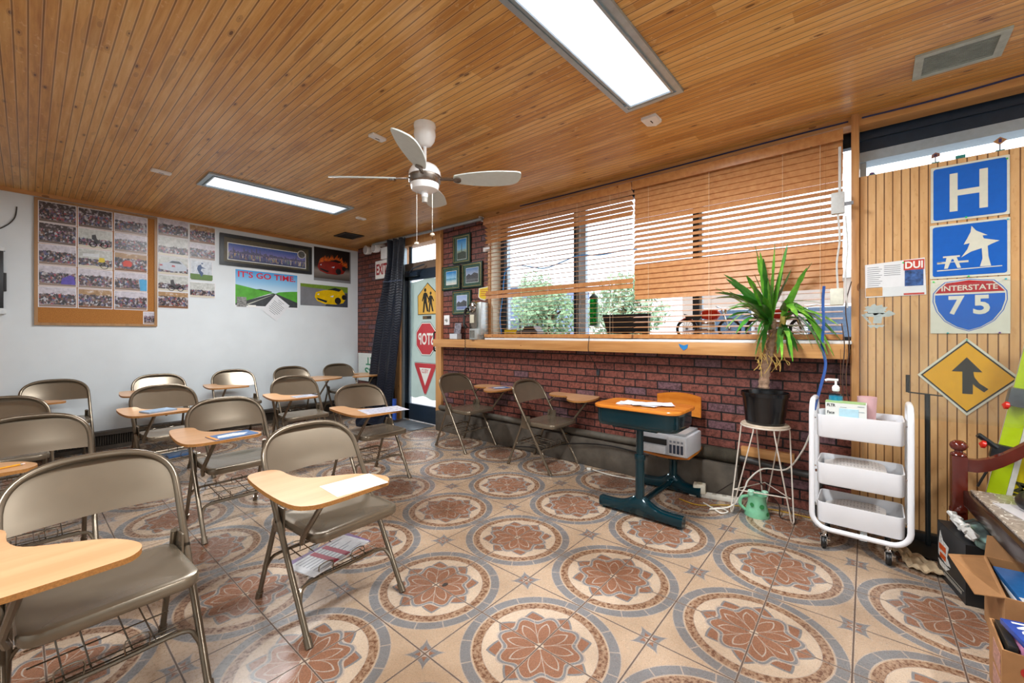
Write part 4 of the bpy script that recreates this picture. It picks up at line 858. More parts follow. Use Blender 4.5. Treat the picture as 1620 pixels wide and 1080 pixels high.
def bluec(t, w, h): MB().prism([(.07, .03), (.10, .04), (.14, .03), (.14, -.10), (.08, -.10)], -.003, -.002).build('blue_shirt', M('#3f9fd0', .4), t)
arts = {(1, 1): bike, (1, 2): yellow_cyc, (2, 2): redshirt, (0, 3): purple, (2, 3): bluec}
desc = {(1, 1): 'photo of a rider with a bicycle beside a van', (1, 2): 'photo of a cyclist in yellow on pale ground', (2, 2): 'brown photo with a red shirt in front', (0, 3): 'class photo with a purple shirt at its right', (2, 3): 'class photo with a bright blue figure at its right'}
zt, zb_ = 2.655, 1.555
for c in range(3):
    for r in range(5):
        h = (zt-zb_)/5; z1 = zt-h*r; lb = desc.get((c, r), ('dim ' if kinds[c][r] == 'dark' else 'brown ' if kinds[c][r] == 'brown' else 'pale ')+'class photo')
        photo(cols[c][0], cols[c][1], z1-h+.002, z1-.002, kinds[c][r], c*5+r+1, lb+', '+rn[r]+', '+cn[c]+' column on cork', .0135, 'photographs on the cork board', random.uniform(-.6, .6), arts.get((c, r)))
photo(2.815, 2.70, 1.395, 1.545, 'pale', 77, 'small photo alone at the lower right corner of the cork board', .0135)
def carart(body, k=1.0, dx=0, dz=0):
    def f(t, w, h):
        P = lambda pts: [(dx+a*k, dz+b*k) for a, b in pts]
        MB().prism(P([(-.14, -.05), (-.15, 0), (-.12, .03), (-.06, .04), (-.02, .075), (.07, .075), (.11, .03), (.14, .0), (.14, -.05), (.0, -.07)]), -.003, -.002).build('car_body', M(body, .3, var=.1), t)
        MB().prism(P([(-.05, .04), (-.015, .067), (.06, .067), (.09, .035)]), -.0036, -.003).build('car_window', M('#26343f', .3), t)
        MB().prism(P([(-.145, -.01), (-.11, -.005), (-.115, .012), (-.14, .01)]), -.0036, -.003).prism(P([(-.02, -.01), (.02, -.012), (.01, .012), (-.015, .012)]), -.0036, -.003).build('tail_lights', M('#a8343c', .3), t)
    return f
def jumper(t, w, h):
    MB().prism([(-.04, .06), (-.01, .08), (.0, .05), (.05, .03), (.0, .03), (-.01, -.0), (.02, -.03), (.0, -.08), (-.03, -.03), (-.05, .02)], -.003, -.002).prism([(-.005, .085), (.015, .085), (.015, .1), (-.005, .1)], -.003, -.002).build('jumping_rider', M('#2c4a78', .4), t)
    MB().prism([(-.12, -.11), (.12, -.11), (.12, -.05), (-.12, -.045)], -.0024, -.0018).build('grass', M('#5d7f3c', .5), t)
L1 = (2.68, 2.372); zz = [2.69, 2.47, 2.23, 2.00, 1.80, 1.59]
for i, (kd, lb, ar) in enumerate((('pale', 'pale class photo at the top left of the loose photos right of the cork board', None), ('street', 'photo of blue-clad people at a table in the loose left column', None), ('street', 'photo of a silver car from behind right of the cork board', carart('#b7c0cc', .95)), ('street', 'photo of a person on a bicycle among parked cars', bike), ('brown', 'brown class photo at the bottom of the loose left column', None))):
    photo(L1[0], L1[1], zz[i+1]+.003, zz[i], kd, 40+i, lb, .003, 'loose photographs right of the cork board', 0, ar)
zz = [2.675, 2.44, 2.235]
for i, lb in enumerate(('warm brown class photo at the top right of the loose photos', 'pale class photo below the brown one beside the framed skyline')):
    photo(2.367, 2.083, zz[i+1]+.003, zz[i], ('brown', 'pale')[i], 50+i, lb, .003, 'loose photographs right of the cork board')
photo(2.355, 2.115, 1.965, 2.225, 'sky', 60, 'photo of a jumping bmx rider over grass', .003, 'loose photographs right of the cork board', 0, jumper)
photo(2.365, 2.085, 1.745, 1.945, 'street', 61, 'grey page with small pictures, lowest in the loose right column', .003, 'loose photographs right of the cork board')
# framed skyline
t = thing('framed_panorama', 'wide black framed panorama of a city skyline at dusk', 'framed picture', bpos(1.423, 2.415), BWR)
w, h = 1.23, .42
m = MB(); fr = .045; m.box(-w/2, w/2, -.03, 0, h/2-fr, h/2).box(-w/2, w/2, -.03, 0, -h/2, -h/2+fr).box(-w/2, -w/2+fr, -.03, 0, -h/2+fr, h/2-fr).box(w/2-fr, w/2, -.03, 0, -h/2+fr, h/2-fr); m.build('frame', M('#23272b', .3, var=.1), t)
MB().box(-w/2+fr, w/2-fr, -.01, 0, -h/2+fr, h/2-fr).build('mat_board', M('#54503f', .4, var=.25, scale=8), t)
MB().box(-.525, .53, -.0115, -.01, -.135, .10).build('white_border', SWHT, t)
n = NT('skyline_print'); g = n.coord('Generated'); x, y, z = n.sep(g); f = n.noise(n.mapping(g, (60, 1, 3)), 1, 3)
c = n.ramp(z, [(.0, '#3a4a70'), (.35, '#7a7fa8'), (.42, '#b09ab8'), (.6, '#7a7fc0'), (1, '#2f5fa8')]); cols_ = n.ramp(n.sep(n.voro(n.mapping(g, (70, 1, 2)), 1, 'Color'))[0], [(.2, '#4a5278'), (.5, '#c9a878'), (.7, '#6fa08a'), (.9, '#d8c8b0')])
c = n.mix(z.gt(.08)*z.lt(.42)*f.gt(.5), c, cols_); MB().box(-.515, .52, -.013, -.0115, -.125, .09).build('skyline_print', n.fin(c, .25), t)
m = MB(); r_ = random.Random(3); x = -.50
while x < .5:
    hh = r_.uniform(.015, .05)+(.05 if r_.random() > .88 else 0); ww = r_.uniform(.008, .02); m.box(x, x+ww, -.0138, -.013, -.035, -.035+hh); x += ww+.002
m.build('skyline_towers', M('#5a6280', .4, var=.5, scale=120), t)
MB().lathe([(.001, -.016), (.062, -.016), (.062, -.013)], (.46, 0, .075), 28, 'y').build('medallion', M('#d8d8d2', .3), t); MB().lathe([(.001, -.0175), (.05, -.0175), (.05, -.016)], (.46, 0, .075), 28, 'y').build('medallion_picture', M('#5f6462', .3, var=.7, scale=50), t)
MB().box(-w/2+fr, w/2-fr, -.022, -.0215, -h/2+fr, h/2-fr).build('glazing', GLASS, t)
# IT'S GO TIME poster
t = thing('road_poster', "poster of a road through green fields reading IT'S GO TIME.", 'poster', bpos(1.435, 1.91), BWR)
w, h = .85, .53
MB().box(-w/2, w/2, -.002, 0, -h/2, h/2).build('white_border', M('#e4e8ec', .35, var=.02), t)
n = NT('poster_sky'); g = n.coord('Generated'); z = n.sep(g)[2]; MB().box(-w/2+.01, w/2-.01, -.003, -.002, -.05, h/2-.01).build('sky_print', n.fin(n.ramp(z, [(0, '#cfe6f4'), (.5, '#8fc4ea'), (1, '#3f9ad8')]), .3), t)
GRN = M('#56a838', .35, var=.3, scale=9); X0, X1 = -w/2+.01, w/2-.01
MB().prism([(X0, -.22), (.02, -.05), (.10, -.045), (.0, -.02), (-.15, .0), (-.30, .03), (X0, .05)], -.0036, -.0028).prism([(.10, -.045), (X1, -.16), (X1, .01), (.30, .0), (.15, -.02)], -.0036, -.0028).build('fields', GRN, t)
MB().prism([(X0, -.235), (X1, -.235), (X1, -.16), (.11, -.045), (.07, -.045), (X0, -.21)], -.0040, -.0030).build('road_print', M('#3f4448', .4, var=.3, scale=20), t)
MB().prism([(-.30, -.225), (-.26, -.225), (.075, -.06), (.07, -.06)], -.0046, -.0038).prism([(.20, -.225), (.26, -.225), (.10, -.06), (.095, -.06)], -.0046, -.0038).build('lane_lines', M('#b9bcb0', .4), t)
MB().prism([(-.16, .0), (.05, -.028), (.05, -.018), (-.10, .008)], -.0046, -.003).build('trees', M('#26402a', .5), t)
MB().text("IT'S GO TIME.", .77, .085, 0, -.005, .195, bold=.018).build('title', M('#d0203c', .35, var=.03), t)
MB().box(-.40, -.28, -.005, -.003, -.255, -.12).build('pasted_photo', M('#8a8a88', .4, var=.7, scale=50), t)
MB().box(-.26, -.16, -.0052, -.004, -.25, -.225).build('white_caption', SWHT, t)
# flyer pinned at an angle
t = thing('flyer', 'white printed flyer pinned diagonally over the road poster', 'flyer', bpos(1.325, 1.66, .006), BWR)
MB().prism(rot(rrect(.25, .30, .001, 1), -38), -.001, 0).build('page', M('#dfe2e6', .5, var=.03), t)
m = MB()
for i in range(9):
    L = (.10, .06, .18, .17, .18, .16, .18, .15, .10)[i]; z = .11-i*.025
    m.prism(rot([(-L/2, z), (L/2, z), (L/2, z+.006), (-L/2, z+.006)], -38), -.0016, -.001)
m.build('print', TXT, t)
def sportscar(t, w, h, body, dark, k, cx, cz):
    P = lambda pts: [(cx+a*k, cz+b*k) for a, b in pts]
    MB().prism(P([(-.24, -.02), (-.22, .05), (-.10, .09), (.0, .10), (.08, .14), (.20, .12), (.25, .05), (.26, -.03), (.22, -.09), (.10, -.12), (-.08, -.12), (-.20, -.08)]), -.004, -.003).build('car_body', M(body, .25, var=.15, scale=14), t)
    MB().prism(P([(-.05, .095), (.04, .10), (.15, .085), (.19, .12), (.08, .14)]), -.0046, -.004).prism(P([(-.21, -.03), (-.04, -.07), (-.06, -.10), (-.19, -.06)]), -.0046, -.004).build('windscreen_and_grille', M(dark, .3), t)
    m = MB()
    for x, z, r in ((.13, -.06, .052), (.235, .0, .04)): m.lathe([(.001, -.005), (r*k, -.005), (r*k, -.004)], (cx+x*k, 0, cz+z*k), 20, 'y')
    m.build('wheels', M('#1a1a1c', .3), t)
    MB().prism(P([(.0, .0), (.06, .02), (.05, -.01)]), -.0052, -.0046).prism(P([(-.2, .02), (-.17, .035), (-.175, .01)]), -.0052, -.0046).build('headlights', M('#d8dde6', .2), t)
t = thing('car_poster', 'dark poster of a red sports car in flames', 'poster', bpos(.449, 2.39), BWR); w, h = .63, .53
MB().box(-w/2, w/2, -.002, 0, -h/2, h/2).build('silver_border', M('#8c9092', .3, .3, .1), t); n = NT('poster_dark'); z = n.sep(n.coord('Generated'))[2]
MB().box(-w/2+.004, w/2-.02, -.003, -.002, -h/2+.04, h/2-.004).build('background', n.fin(n.ramp(z, [(0, '#4a443f'), (.25, '#8a8078'), (.4, '#2a2220'), (1, '#1a1416')]), .3), t)
r_ = random.Random(5); m = MB()
for i in range(26):
    a = i/25; x = -.22+a*.46; z = .05+.07*math.sin(a*PI)+r_.uniform(0, .05); m.prism([(x-.02, z-.07), (x+.02, z-.07), (x+.012+r_.uniform(-.02, .02), z+.02), (x, z-.01)], -.0037-i*.00002, -.003)
m.build('flames', M('#d2601c', .3, var=.6, scale=30), t)
sportscar(t, w, h, '#8c2318', '#1a1214', .95, -.03, -.03)
t = thing('car_poster', 'wide poster of a yellow sports car on a race track', 'poster', bpos(.581, 1.89), BWR); w, h = .785, .335
MB().box(-w/2, w/2, -.003, 0, -h/2, h/2).build('track_print', M('#7d7f84', .35, var=.2, scale=5), t); MB().prism([(-w/2, .12), (.1, .10), (w/2, .07), (w/2, h/2), (-w/2, h/2)], -.0036, -.003).build('grass', M('#6f8f2c', .4, var=.2), t)
MB().prism([(.0, -h/2), (w/2, -h/2), (w/2, .07), (.1, .03)], -.0036, -.003).build('tarmac', M('#3d4450', .4, var=.15), t)
sportscar(t, w, h, '#e0b80c', '#14242e', 1.05, .08, -.005)
# television edge, door frame and cable at the left frame edge
t = thing('wall_monitor', 'black wall-mounted screen cut by the left frame edge', 'monitor', bpos(4.45, 1.79), BWR)
MB().box(-.55, .585, -.05, -.01, -.26, .30, .004).build('screen', M('#22262b', .3), t); MB().box(.585, .605, -.03, -.0, -.09, .09, .002).build('side_bracket', M('#2a2a2c', .4), t); MB().box(.54, .595, -.056, -.0, .30, .335).box(.55, .60, -.056, -.0, -.315, -.26).build('corner_clamp', M('#c6cacb', .3, .4), t)
m = MB(); m.box(-6.1+.0, -3.905, -.03, 0, 0, 1.45); struct('trim_10', m, PINE_Z).location = (3.70, 6.705, 0); bpy.data.objects['trim_10'].rotation_euler = (0, 0, BWR)
tag(MB().tube(smooth_path([Vector(bpos(3.78, 2.55, .012)), Vector(bpos(3.80, 2.42, .012)), Vector(bpos(3.90, 2.30, .012)), Vector(bpos(4.1, 2.2, .012))], 6), .005, 6).build('wall_wire', M('#3a3a3a', .5)), 'dark wire curving on the white wall near the ceiling at the left', 'cable')

# ------------------------------------------------------------------ school desk with the printer on its seat
TEAL = M('#08323c', .12, .3, .08, 6, spec=.7); ORW = wood('varnished_desk', '#b8641a', '#d98a34', 1, .2, .7, False)
t = thing('school_desk', 'old teal metal school desk with orange varnished top and attached seat', 'school desk', (2.81, 1.25, 0))
def sled(m, x, L0, L1):
    pr = []
    for i in range(25):
        q = -1+2*i/24; y = (L0 if q < 0 else L1)*abs(q)*(1 if q > 0 else -1); hh = .075+.07*math.exp(-(q*3.2)**2); pr.append((y, hh))
    vs = []; n = 10
    for y, hh in pr:
        for k in range(n):
            a = 2*PI*k/n; vs.append((x+.038*math.copysign(abs(math.cos(a))**.7, math.cos(a)), y, .008+hh/2+hh/2*math.copysign(abs(math.sin(a))**.7, math.sin(a))))
    N = len(pr); fs = [(i*n+k, i*n+(k+1) % n, (i+1)*n+(k+1) % n, (i+1)*n+k) for i in range(N-1) for k in range(n)]+[tuple(range(n-1, -1, -1)), tuple((N-1)*n+k for k in range(n))]
    m.add(vs, fs, True)
    for y in (-L0*.9, L1*.9): m.lathe([(.018, 0), (.018, .02)], (x, y, 0), 10)
m = MB(); sled(m, 0, .30, .30); m.build('front_sled', TEAL, t); m = MB(); sled(m, .64, .22, .25); m.build('rear_sled', TEAL, t)
MB().tube([(0, 0, .09), (.64, 0, .09)], .022, 12).build('floor_beam', TEAL, t)
MB().tube([(0, 0, .1), (0, 0, .42)], .031, 16).lathe([(.036, .40), (.038, .41), (.038, .43), (.036, .44)], n=16).tube([(0, 0, .42), (0, 0, .645)], .025, 16).build('desk_column', TEAL, t)
MB().tube([(.64, 0, .1), (.64, 0, .26)], .031, 16).tube([(.64, 0, .26), (.60, 0, .315)], .024, 12).box(.56, .72, -.012, .012, .27, .285, .003).build('seat_column', TEAL, t)
MB().slab([(-.10, -.16), (.20, -.16), (.24, 0), (.20, .16), (-.10, .16)], .625, .648).build('mount_plate', TEAL, t)
bw = .29
def boxloop(off, z, dx=0): return [(dx+.06+a, b, z) for a, b in rrect(.37-2*off, .58-2*off, .07-off*.5, 5)]
m = MB(); loops = [boxloop(.03, .632), boxloop(.012, .636), boxloop(.003, .650), boxloop(0, .67), boxloop(.0, .755)]; n_ = len(loops[0]); m.add(sum(loops, []), [(i*n_+k, i*n_+(k+1) % n_, (i+1)*n_+(k+1) % n_, (i+1)*n_+k) for i in range(len(loops)-1) for k in range(n_)]+[tuple(range(n_-1, -1, -1)), tuple((len(loops)-1)*n_+k for k in range(n_))], True); m.build('desk_box', TEAL, t)
m = MB(); loops = [[(.06+a, b, z) for a, b in rrect(.40-2*o_, .615-2*o_, .075, 5)] for o_, z in ((.004, .756), (0, .760), (0, .774), (.004, .779))]; m.add(sum(loops, []), [(i*n_+k, i*n_+(k+1) % n_, (i+1)*n_+(k+1) % n_, (i+1)*n_+k) for i in range(3) for k in range(n_)]+[tuple(range(n_-1, -1, -1)), tuple(3*n_+k for k in range(n_))], True); m.build('desktop', ORW, t)
m = MB(); m.grid(lambda u, v: Vector((.44+u*.31, -.19+v*.38, .315+.02*(2*v-1)**2+.03*max(0, u-.7)*2)), 12, 12, (0, 0, .018)); m.build('seat', ORW, t)
m = MB(); m.tube(smooth_path([(.50, -.08, .305), (.76, -.08, .32), (.81, -.07, .50), (.80, -.06, .64)], 6), .014, 10).tube(smooth_path([(.50, .08, .305), (.76, .08, .32), (.81, .07, .50), (.80, .06, .64)], 6), .014, 10); m.build('seat_bracket', TEAL, t)
m = MB(); m.grid(lambda u, v: Vector((.795-.04*(2*u-1)**2, -.18+.36*u, .60+v*(.165+.02*(1-(2*u-1)**2)))), 14, 6, (.016, 0, 0)); m.build('backrest', ORW, t)
t = thing('printer', 'white ink tank printer resting on the school desk seat', 'printer', (3.36, 1.255, .355))
PW = M('#c9ccd2', .35, var=.04)
MB().box(-.17, .17, -.20, .20, 0, .155, .012).build('casing', PW, t); MB().box(-.176, -.168, -.05, .185, .075, .12, .002).build('paper_slot', BLACK, t); MB().box(-.20, -.165, -.04, .18, .012, .07, .004).build('paper_tray', M('#d6d8dc', .35), t)
MB().box(-.178, -.168, -.19, -.065, .01, .145, .003).build('ink_panel', M('#e2e4e8', .3), t)
for k, y in enumerate((-.175, -.147, -.119, -.091)): MB().box(-.181, -.177, y, y+.018, .025, .09).build('ink_window', M('#3a4358', .2), t)
for k, y in enumerate((-.175, -.147, -.119, -.091)): MB().box(-.181, -.177, y, y+.016, .105, .12).build('button', M('#8d94a0', .3), t)
MB().box(-.15, .15, -.18, .18, .155, .175, .006).build('scanner_lid', M('#a7a9ab', .3), t)
for k, (x, y, r, lab) in enumerate(((2.84, 1.27, 12, 'white sheet lowest on the school desk top'), (2.83, 1.25, -5, 'folded white letter on top of the school desk sheets'), (2.86, 1.17, 30, 'creased envelope at the right of the school desk sheets'))):
    t = thing('paper_sheet', lab, 'paper', (x, y, .7795+k*.004), math.radians(r), 'papers on the school desk')
    MB().grid(lambda u, v: Vector((-.06+u*.14, -.13+v*.28, .004*math.sin(u*3+v*7+k)**2+.0005)), 8, 10, (0, 0, .0015)).build('page', M(('#dfe2ea', '#e8eaf0', '#d5d7df')[k], .5, var=.06), t)

# ------------------------------------------------------------------ wire stool and the yucca
SCX, SCY = 3.45, .60
t = thing('wire_stool', 'white wire hairpin stool holding the potted plant', 'stool', (SCX, SCY, 0)); WW = M('#ddd3c6', .35, .1, .12, 40)
MB().lathe([(.001, .625), (.145, .625), (.15, .630), (.15, .638), (.145, .642), (.001, .642)], n=36).build('top', M('#c9b8a2', .45, var=.2, scale=15), t)
MB().tube([(.15*math.cos(a*PI/18), .15*math.sin(a*PI/18), .625) for a in range(36)], .0055, 6, True).build('top_ring', WW, t)
feet = [math.atan2(.18, -.153), math.atan2(-.178, -.091), math.atan2(.0, 1)]
fp = [(-.153, .18), (-.091, -.178), (.17, .03)]
for a, (fx, fy) in zip(feet, fp):
    p = []
    for s in (-1, 1):
        b = a+s*.55; tx, ty = .145*math.cos(b), .145*math.sin(b); nx, ny = -math.sin(a)*.012*s, math.cos(a)*.012*s
        p.append([(tx, ty, .625), (tx*1.03, ty*1.03, .60), (fx+nx, fy+ny, .02)])
    MB().tube(p[0]+[(fx, fy, .006)]+p[1][::-1], .0048, 6).build('leg', WW, t)
k = .62; tr = []
for fx, fy in fp: tr.append((fx*.92, fy*.92, .17))
MB().tube(tr, .0042, 6, True).build('stretcher', WW, t)
t = thing('plant_pot', 'black plastic nursery pot standing on the wire stool', 'plant pot', (SCX, SCY, .6425))
PB = M('#101113', .22, var=.1, spec=.6); MB().lathe([(.001, .0), (.118, .0), (.122, .01), (.124, .03), (.144, .195), (.152, .197), (.153, .222), (.147, .224), (.143, .20), (.12, .02)], n=48).build('pot', PB, t)
MB().lathe([(.001, .19), (.142, .19)], n=32).build('soil', M('#2a1f18', .9, var=.5, scale=60, bs=.8), t)
ZP = 3.0
t = thing('potted_yucca', 'tall yucca with long green sword leaves growing from the black pot', 'plant', (SCX, SCY, .8326)); org = Vector((SCX, SCY, .8326))
BARK = M('#a88a72', .85, var=.4, scale=50, bs=.8)
tp = [at(1208, 614, ZP), at(1210, 590, ZP), at(1215, 565, ZP), at(1219, 545, ZP), at(1222, 520, ZP), at(1222, 505, ZP)]
m = MB(); P = smooth_path([p-org for p in tp], 8); m.tube(P, [.034+.004*math.sin(i*1.9)-.012*(i/len(P)) for i in range(len(P))], 14); m.build('trunk', BARK, t)
m = MB(); P = smooth_path([p-org for p in (at(1224, 540, ZP), at(1236, 520, ZP-.02), at(1240, 500, ZP-.03))], 6); m.tube(P, .02, 10); m.build('side_stem', M('#c9b25c', .7, var=.3, scale=40), t)
m = MB(); r_ = random.Random(11)
for i in range(32):
    b = at(r_.uniform(1196, 1240), r_.uniform(520, 570), ZP+r_.uniform(-.06, .02)); e = b+Vector((r_.uniform(-.04, .04), r_.uniform(-.05, .05), -r_.uniform(.04, .14)))
    m.tube(smooth_path([b-org, (b+e)/2-org+Vector((r_.uniform(-.02, .02), r_.uniform(-.02, .02), 0)), e-org], 3), .0028, 4)
m.build('dry_fibres', M('#d9b766', .7, var=.3, scale=40), t)
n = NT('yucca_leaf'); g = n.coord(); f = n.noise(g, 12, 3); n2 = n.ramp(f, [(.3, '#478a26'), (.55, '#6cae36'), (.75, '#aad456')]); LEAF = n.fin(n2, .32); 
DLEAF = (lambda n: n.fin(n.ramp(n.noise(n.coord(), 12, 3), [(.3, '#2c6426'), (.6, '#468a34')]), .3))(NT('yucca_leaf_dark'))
def leaf(m, base, tip, wd, droop, twist=0):
    b, e = Vector(base)-org, Vector(tip)-org; N = 12; d = e-b; L = d.length; side = d.cross(Vector((0, 0, 1))); side = side.normalized() if side.length > 1e-4 else Vector((1, 0, 0)); side = (Matrix.Rotation(twist, 3, d.normalized()) @ side)
    vs = []
    for i in range(N+1):
        q = i/N; p = b+d*q+Vector((0, 0, droop*4*q*(1-q)*L)); wv = wd*(math.sin(min(1, q*1.15+.12)*PI)**.6 if q < .75 else wd and (math.sin((.9825)*PI/1.0)**.6+0) if False else (max(0, 1-((q-.35)/.66)**2))**.75 if q > .35 else .55+.45*(q/.35))
        nrm = side.cross(d).normalized()
        vs += [p-side*wv, p+nrm*(-.22*wv), p+side*wv]
    fs = []
    for i in range(N): a = i*3; fs += [(a, a+1, a+4, a+3), (a+1, a+2, a+5, a+4)]
    m.add(vs, fs, True); o_ = len(m.v); m.add([Vector(v)+nrm*.0012 for v in vs], [tuple(reversed(f)) for f in fs], True)
H1, H2, H3 = at(1219, 508, ZP), at(1238, 492, ZP-.02), at(1236, 525, ZP-.03)
m = MB(); dk = MB()
for (u, v, dz, wd, dr, tw, base) in (
    (1194, 387, .05, .019, .04, .3, H1), (1226, 385, -.03, .019, .03, 1.2, H1), (1198, 405, -.1, .018, .03, 0, H1), (1246, 386, .1, .012, .02, 1.3, H1), (1252, 426, .0, .017, -.02, .4, H1), (1285, 415, -.05, .02, .03, .4, H2), (1145, 434, .1, .016, .10, .6, H1), (1149, 441, .0, .018, .10, .6, H1), (1131, 455, .05, .015, .06, 0, H1), (1131, 463, -.1, .018, .14, .4, H1),
    (1126, 473, -.15, .018, .18, .3, H1), (1181, 436, -.18, .018, .08, .4, H1), (1193, 433, .15, .015, .04, .2, H1), (1140, 497, -.12, .017, .20, .4, H1), (1148, 520, -.16, .018, .26, .3, H1), (1178, 528, -.1, .011, .25, 0, H1), (1172, 503, .12, .013, .12, .2, H1), (1208, 470, -.25, .019, .10, .2, H1), (1150, 487, -.25, .017, .16, .2, H1), (1215, 440, -.2, .016, .04, .9, H1),
    (1327, 515, -.05, .017, .26, .4, H2), (1318, 528, .05, .016, .30, .3, H2), (1329, 537, -.12, .018, .34, .3, H2), (1302, 480, .05, .008, .12, .1, H2), (1309, 560, -.2, .019, .44, .4, H2), (1319, 563, -.12, .018, .40, .4, H2), (1300, 545, .0, .014, .36, .2, H2), (1262, 500, -.25, .018, .14, .2, H2), (1262, 478, .1, .015, .05, .2, H2), (1247, 470, -.12, .017, .04, .5, H2),
    (1270, 553, -.05, .012, .40, .1, H3), (1250, 565, -.08, .016, .36, .1, H3), (1262, 556, -.16, .014, .36, .1, H3), (1278, 535, .05, .010, .30, 0, H3), (1206, 558, -.1, .016, .30, .1, H1), (1196, 560, .0, .008, .34, .1, H1), (1230, 560, -.2, .012, .26, 0, H3), (1290, 520, .1, .012, .20, .1, H3)):
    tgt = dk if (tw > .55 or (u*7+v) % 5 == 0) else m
    zc = lambda uu, zz: min(zz, 3.50/(.7555+(uu-CX)/F*.6552))
    up = Vector((r_.uniform(-.01, .01), r_.uniform(-.01, .01), r_.uniform(-.02, .07)))
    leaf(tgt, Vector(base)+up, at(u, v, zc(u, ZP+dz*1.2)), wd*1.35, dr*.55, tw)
    if r_.random() < .75:
        u2, v2 = u+(1222-u)*r_.uniform(.05, .3)+r_.uniform(-9, 9), v+r_.uniform(-4, 16)
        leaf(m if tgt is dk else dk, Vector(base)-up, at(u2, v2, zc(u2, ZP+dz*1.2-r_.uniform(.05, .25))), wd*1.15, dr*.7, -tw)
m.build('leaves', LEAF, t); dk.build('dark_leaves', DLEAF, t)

# ------------------------------------------------------------------ green spotted watering can, power strips, pipes
t = thing('watering_can', 'mint green spotted pitcher on the floor under the wire stool', 'pitcher', (3.375, .635, 0)); MINT = M('#7fc39c', .35, var=.08); 
MB().lathe([(.001, .0), (.078, .0), (.08, .006), (.068, .05), (.058, .09), (.056, .13), (.062, .15), (.058, .15), (.052, .13), (.05, .02)], n=32).build('body', MINT, t)
MB().tube(smooth_path([(-.02, .05, .13), (-.04, .088, .12), (-.045, .098, .07), (-.03, .065, .03)], 6), .011, 8).build('handle', MINT, t)
MB().lathe([(.001, .0), (.018, .0), (.022, .03), (.018, .035)], (.02, -.045, .14), 14).lathe([(.001, .0), (.018, .0), (.022, .03), (.018, .035)], (-.035, .03, .145), 14).build('spout', M('#a5dcc0', .35), t)
m = MB()
for a, z, r in ((215, .085, .016), (245, .035, .014), (285, .10, .012), (165, .09, .014)):
    a = math.radians(a); R = .058+.024*(1-z/.15)+.001; c = Vector((R*math.cos(a), R*math.sin(a), z)); tx = Vector((-math.sin(a), math.cos(a), 0)); m.add([c+tx*r*math.cos(q*PI/8)+Vector((0, 0, r*math.sin(q*PI/8)))+Vector((math.cos(a), math.sin(a), 0))*.002 for q in range(16)], [tuple(range(16))])
m.build('spots', M('#2f8a4c', .4), t)
t = thing('power_strip', 'white power strip with a square adapter by the curb', 'power strip', (3.50, .93, 0), -1.35)
MB().box(-.20, .17, -.028, .028, 0, .035, .008).build('strip', M('#d8d4c9', .4), t); MB().box(-.17, -.08, -.045, .04, .03, .10, .012).build('adapter', M('#dcd6c4', .4), t); MB().lathe([(.02, .098), (.024, .104), (.001, .104)][::-1], (-.125, 0, 0), 18).build('socket', M('#b0a48c', .5), t)
for k, x in enumerate((-.02, .05, .11)): MB().box(x-.015, x+.015, -.014, .014, .034, .037).build('outlet', M('#a8a294', .5), t)
cord('extension_lead', [(3.33, .98, .01), (3.27, .90, .012), (3.22, .83, .01), (3.28, .80, .01), (3.30, .86, .012), (3.24, .91, .01), (3.30, .78, .05), (3.40, .72, .16), (3.44, .70, .22), (3.5, .62, .30), (3.52, .48, .32), (3.45, .38, .48), (3.40, .33, .62)], .0055, '#dcd8ce', 'white flex running from the floor through the stool to the trolley')
cord('power_cable', [(3.46, 2.0, .01), (3.44, 1.8, .008), (3.47, 1.6, .008), (3.49, 1.35, .01), (3.5, 1.15, .02)], .006, '#cfcbc0', 'white cable lying along the curb behind the school desk')
t = thing('plug', 'white two-pin plug at the end of the cable behind the desk', 'plug', (3.462, 2.02, 0.0), .3); MB().box(-.012, .012, -.0, .04, 0, .022, .004).build('body', M('#e2dfd6', .4), t); MB().box(-.008, -.005, .04, .056, .008, .013).box(.005, .008, .04, .056, .008, .013).build('pins', CHROME, t)
cord('yellow_cable', [(3.30, 1.15, .006), (3.27, 1.0, .006), (3.40, .85, .006), (3.53, .6, .006), (3.55, .4, .006), (3.56, .2, .006), (3.57, .1, .006)], .004, '#b8902c', 'thin yellow cable on the floor along the brick wall')
cord('dark_cord', [(3.52, .95, .03), (3.54, .8, .16), (3.56, .68, .19), (3.52, .58, .12), (3.50, .52, .06), (3.42, .50, .008), (3.44, .42, .008), (3.52, .46, .05), (3.55, .5, .2)], .004, '#2a1e18', 'dark looped cable hanging behind the wire stool')
cord('black_hose', [(3.54, 3.1, .02), (3.52, 2.8, .07), (3.45, 2.6, .10), (3.52, 2.3, .19), (3.54, 1.9, .24), (3.55, 1.5, .22)], .006, '#121214', 'black cable sagging along the curb behind the right chairs')
t = thing('heating_pipe', 'grey ribbed duct with a pipe along the foot of the brick wall', 'pipe', (3.64, 0, .0)); 
m = MB(); pr = []
for i in range(150): y = .80+i*.004; pr.append((.058 if i % 2 else .052, y))
m.lathe(pr, (0, 0, .315), 18, 'y'); m.build('ribbed_duct', M('#5e584c', .6, .2, .3, 12), t)
MB().tube(smooth_path([(.0, .80, .31), (0, .6, .295), (0, .42, .28), (0, .34, .27), (0, .31, .24), (0, .31, .0)], 6), .026, 12).lathe([(.034, 0), (.034, .05)], (0, .31, .0), 14).lathe([(.032, .21), (.034, .25)], (0, .31, 0), 14).build('pipe', M('#3c3b3a', .5, .2, .3, 20), t)
MB().tube([(-.03, 1.4, .30), (-.03, 4.4, .30)], .035, 12).build('long_pipe', M('#5a544a', .6, .1, .3, 8), t)
tag(MB().box(3.60, 3.70, 2.40-.02, 2.44, 0, .30, .002).build('wood_block', PINE_Z), 'short upright pine block at the wall behind the bare tablet chair', 'wood block')
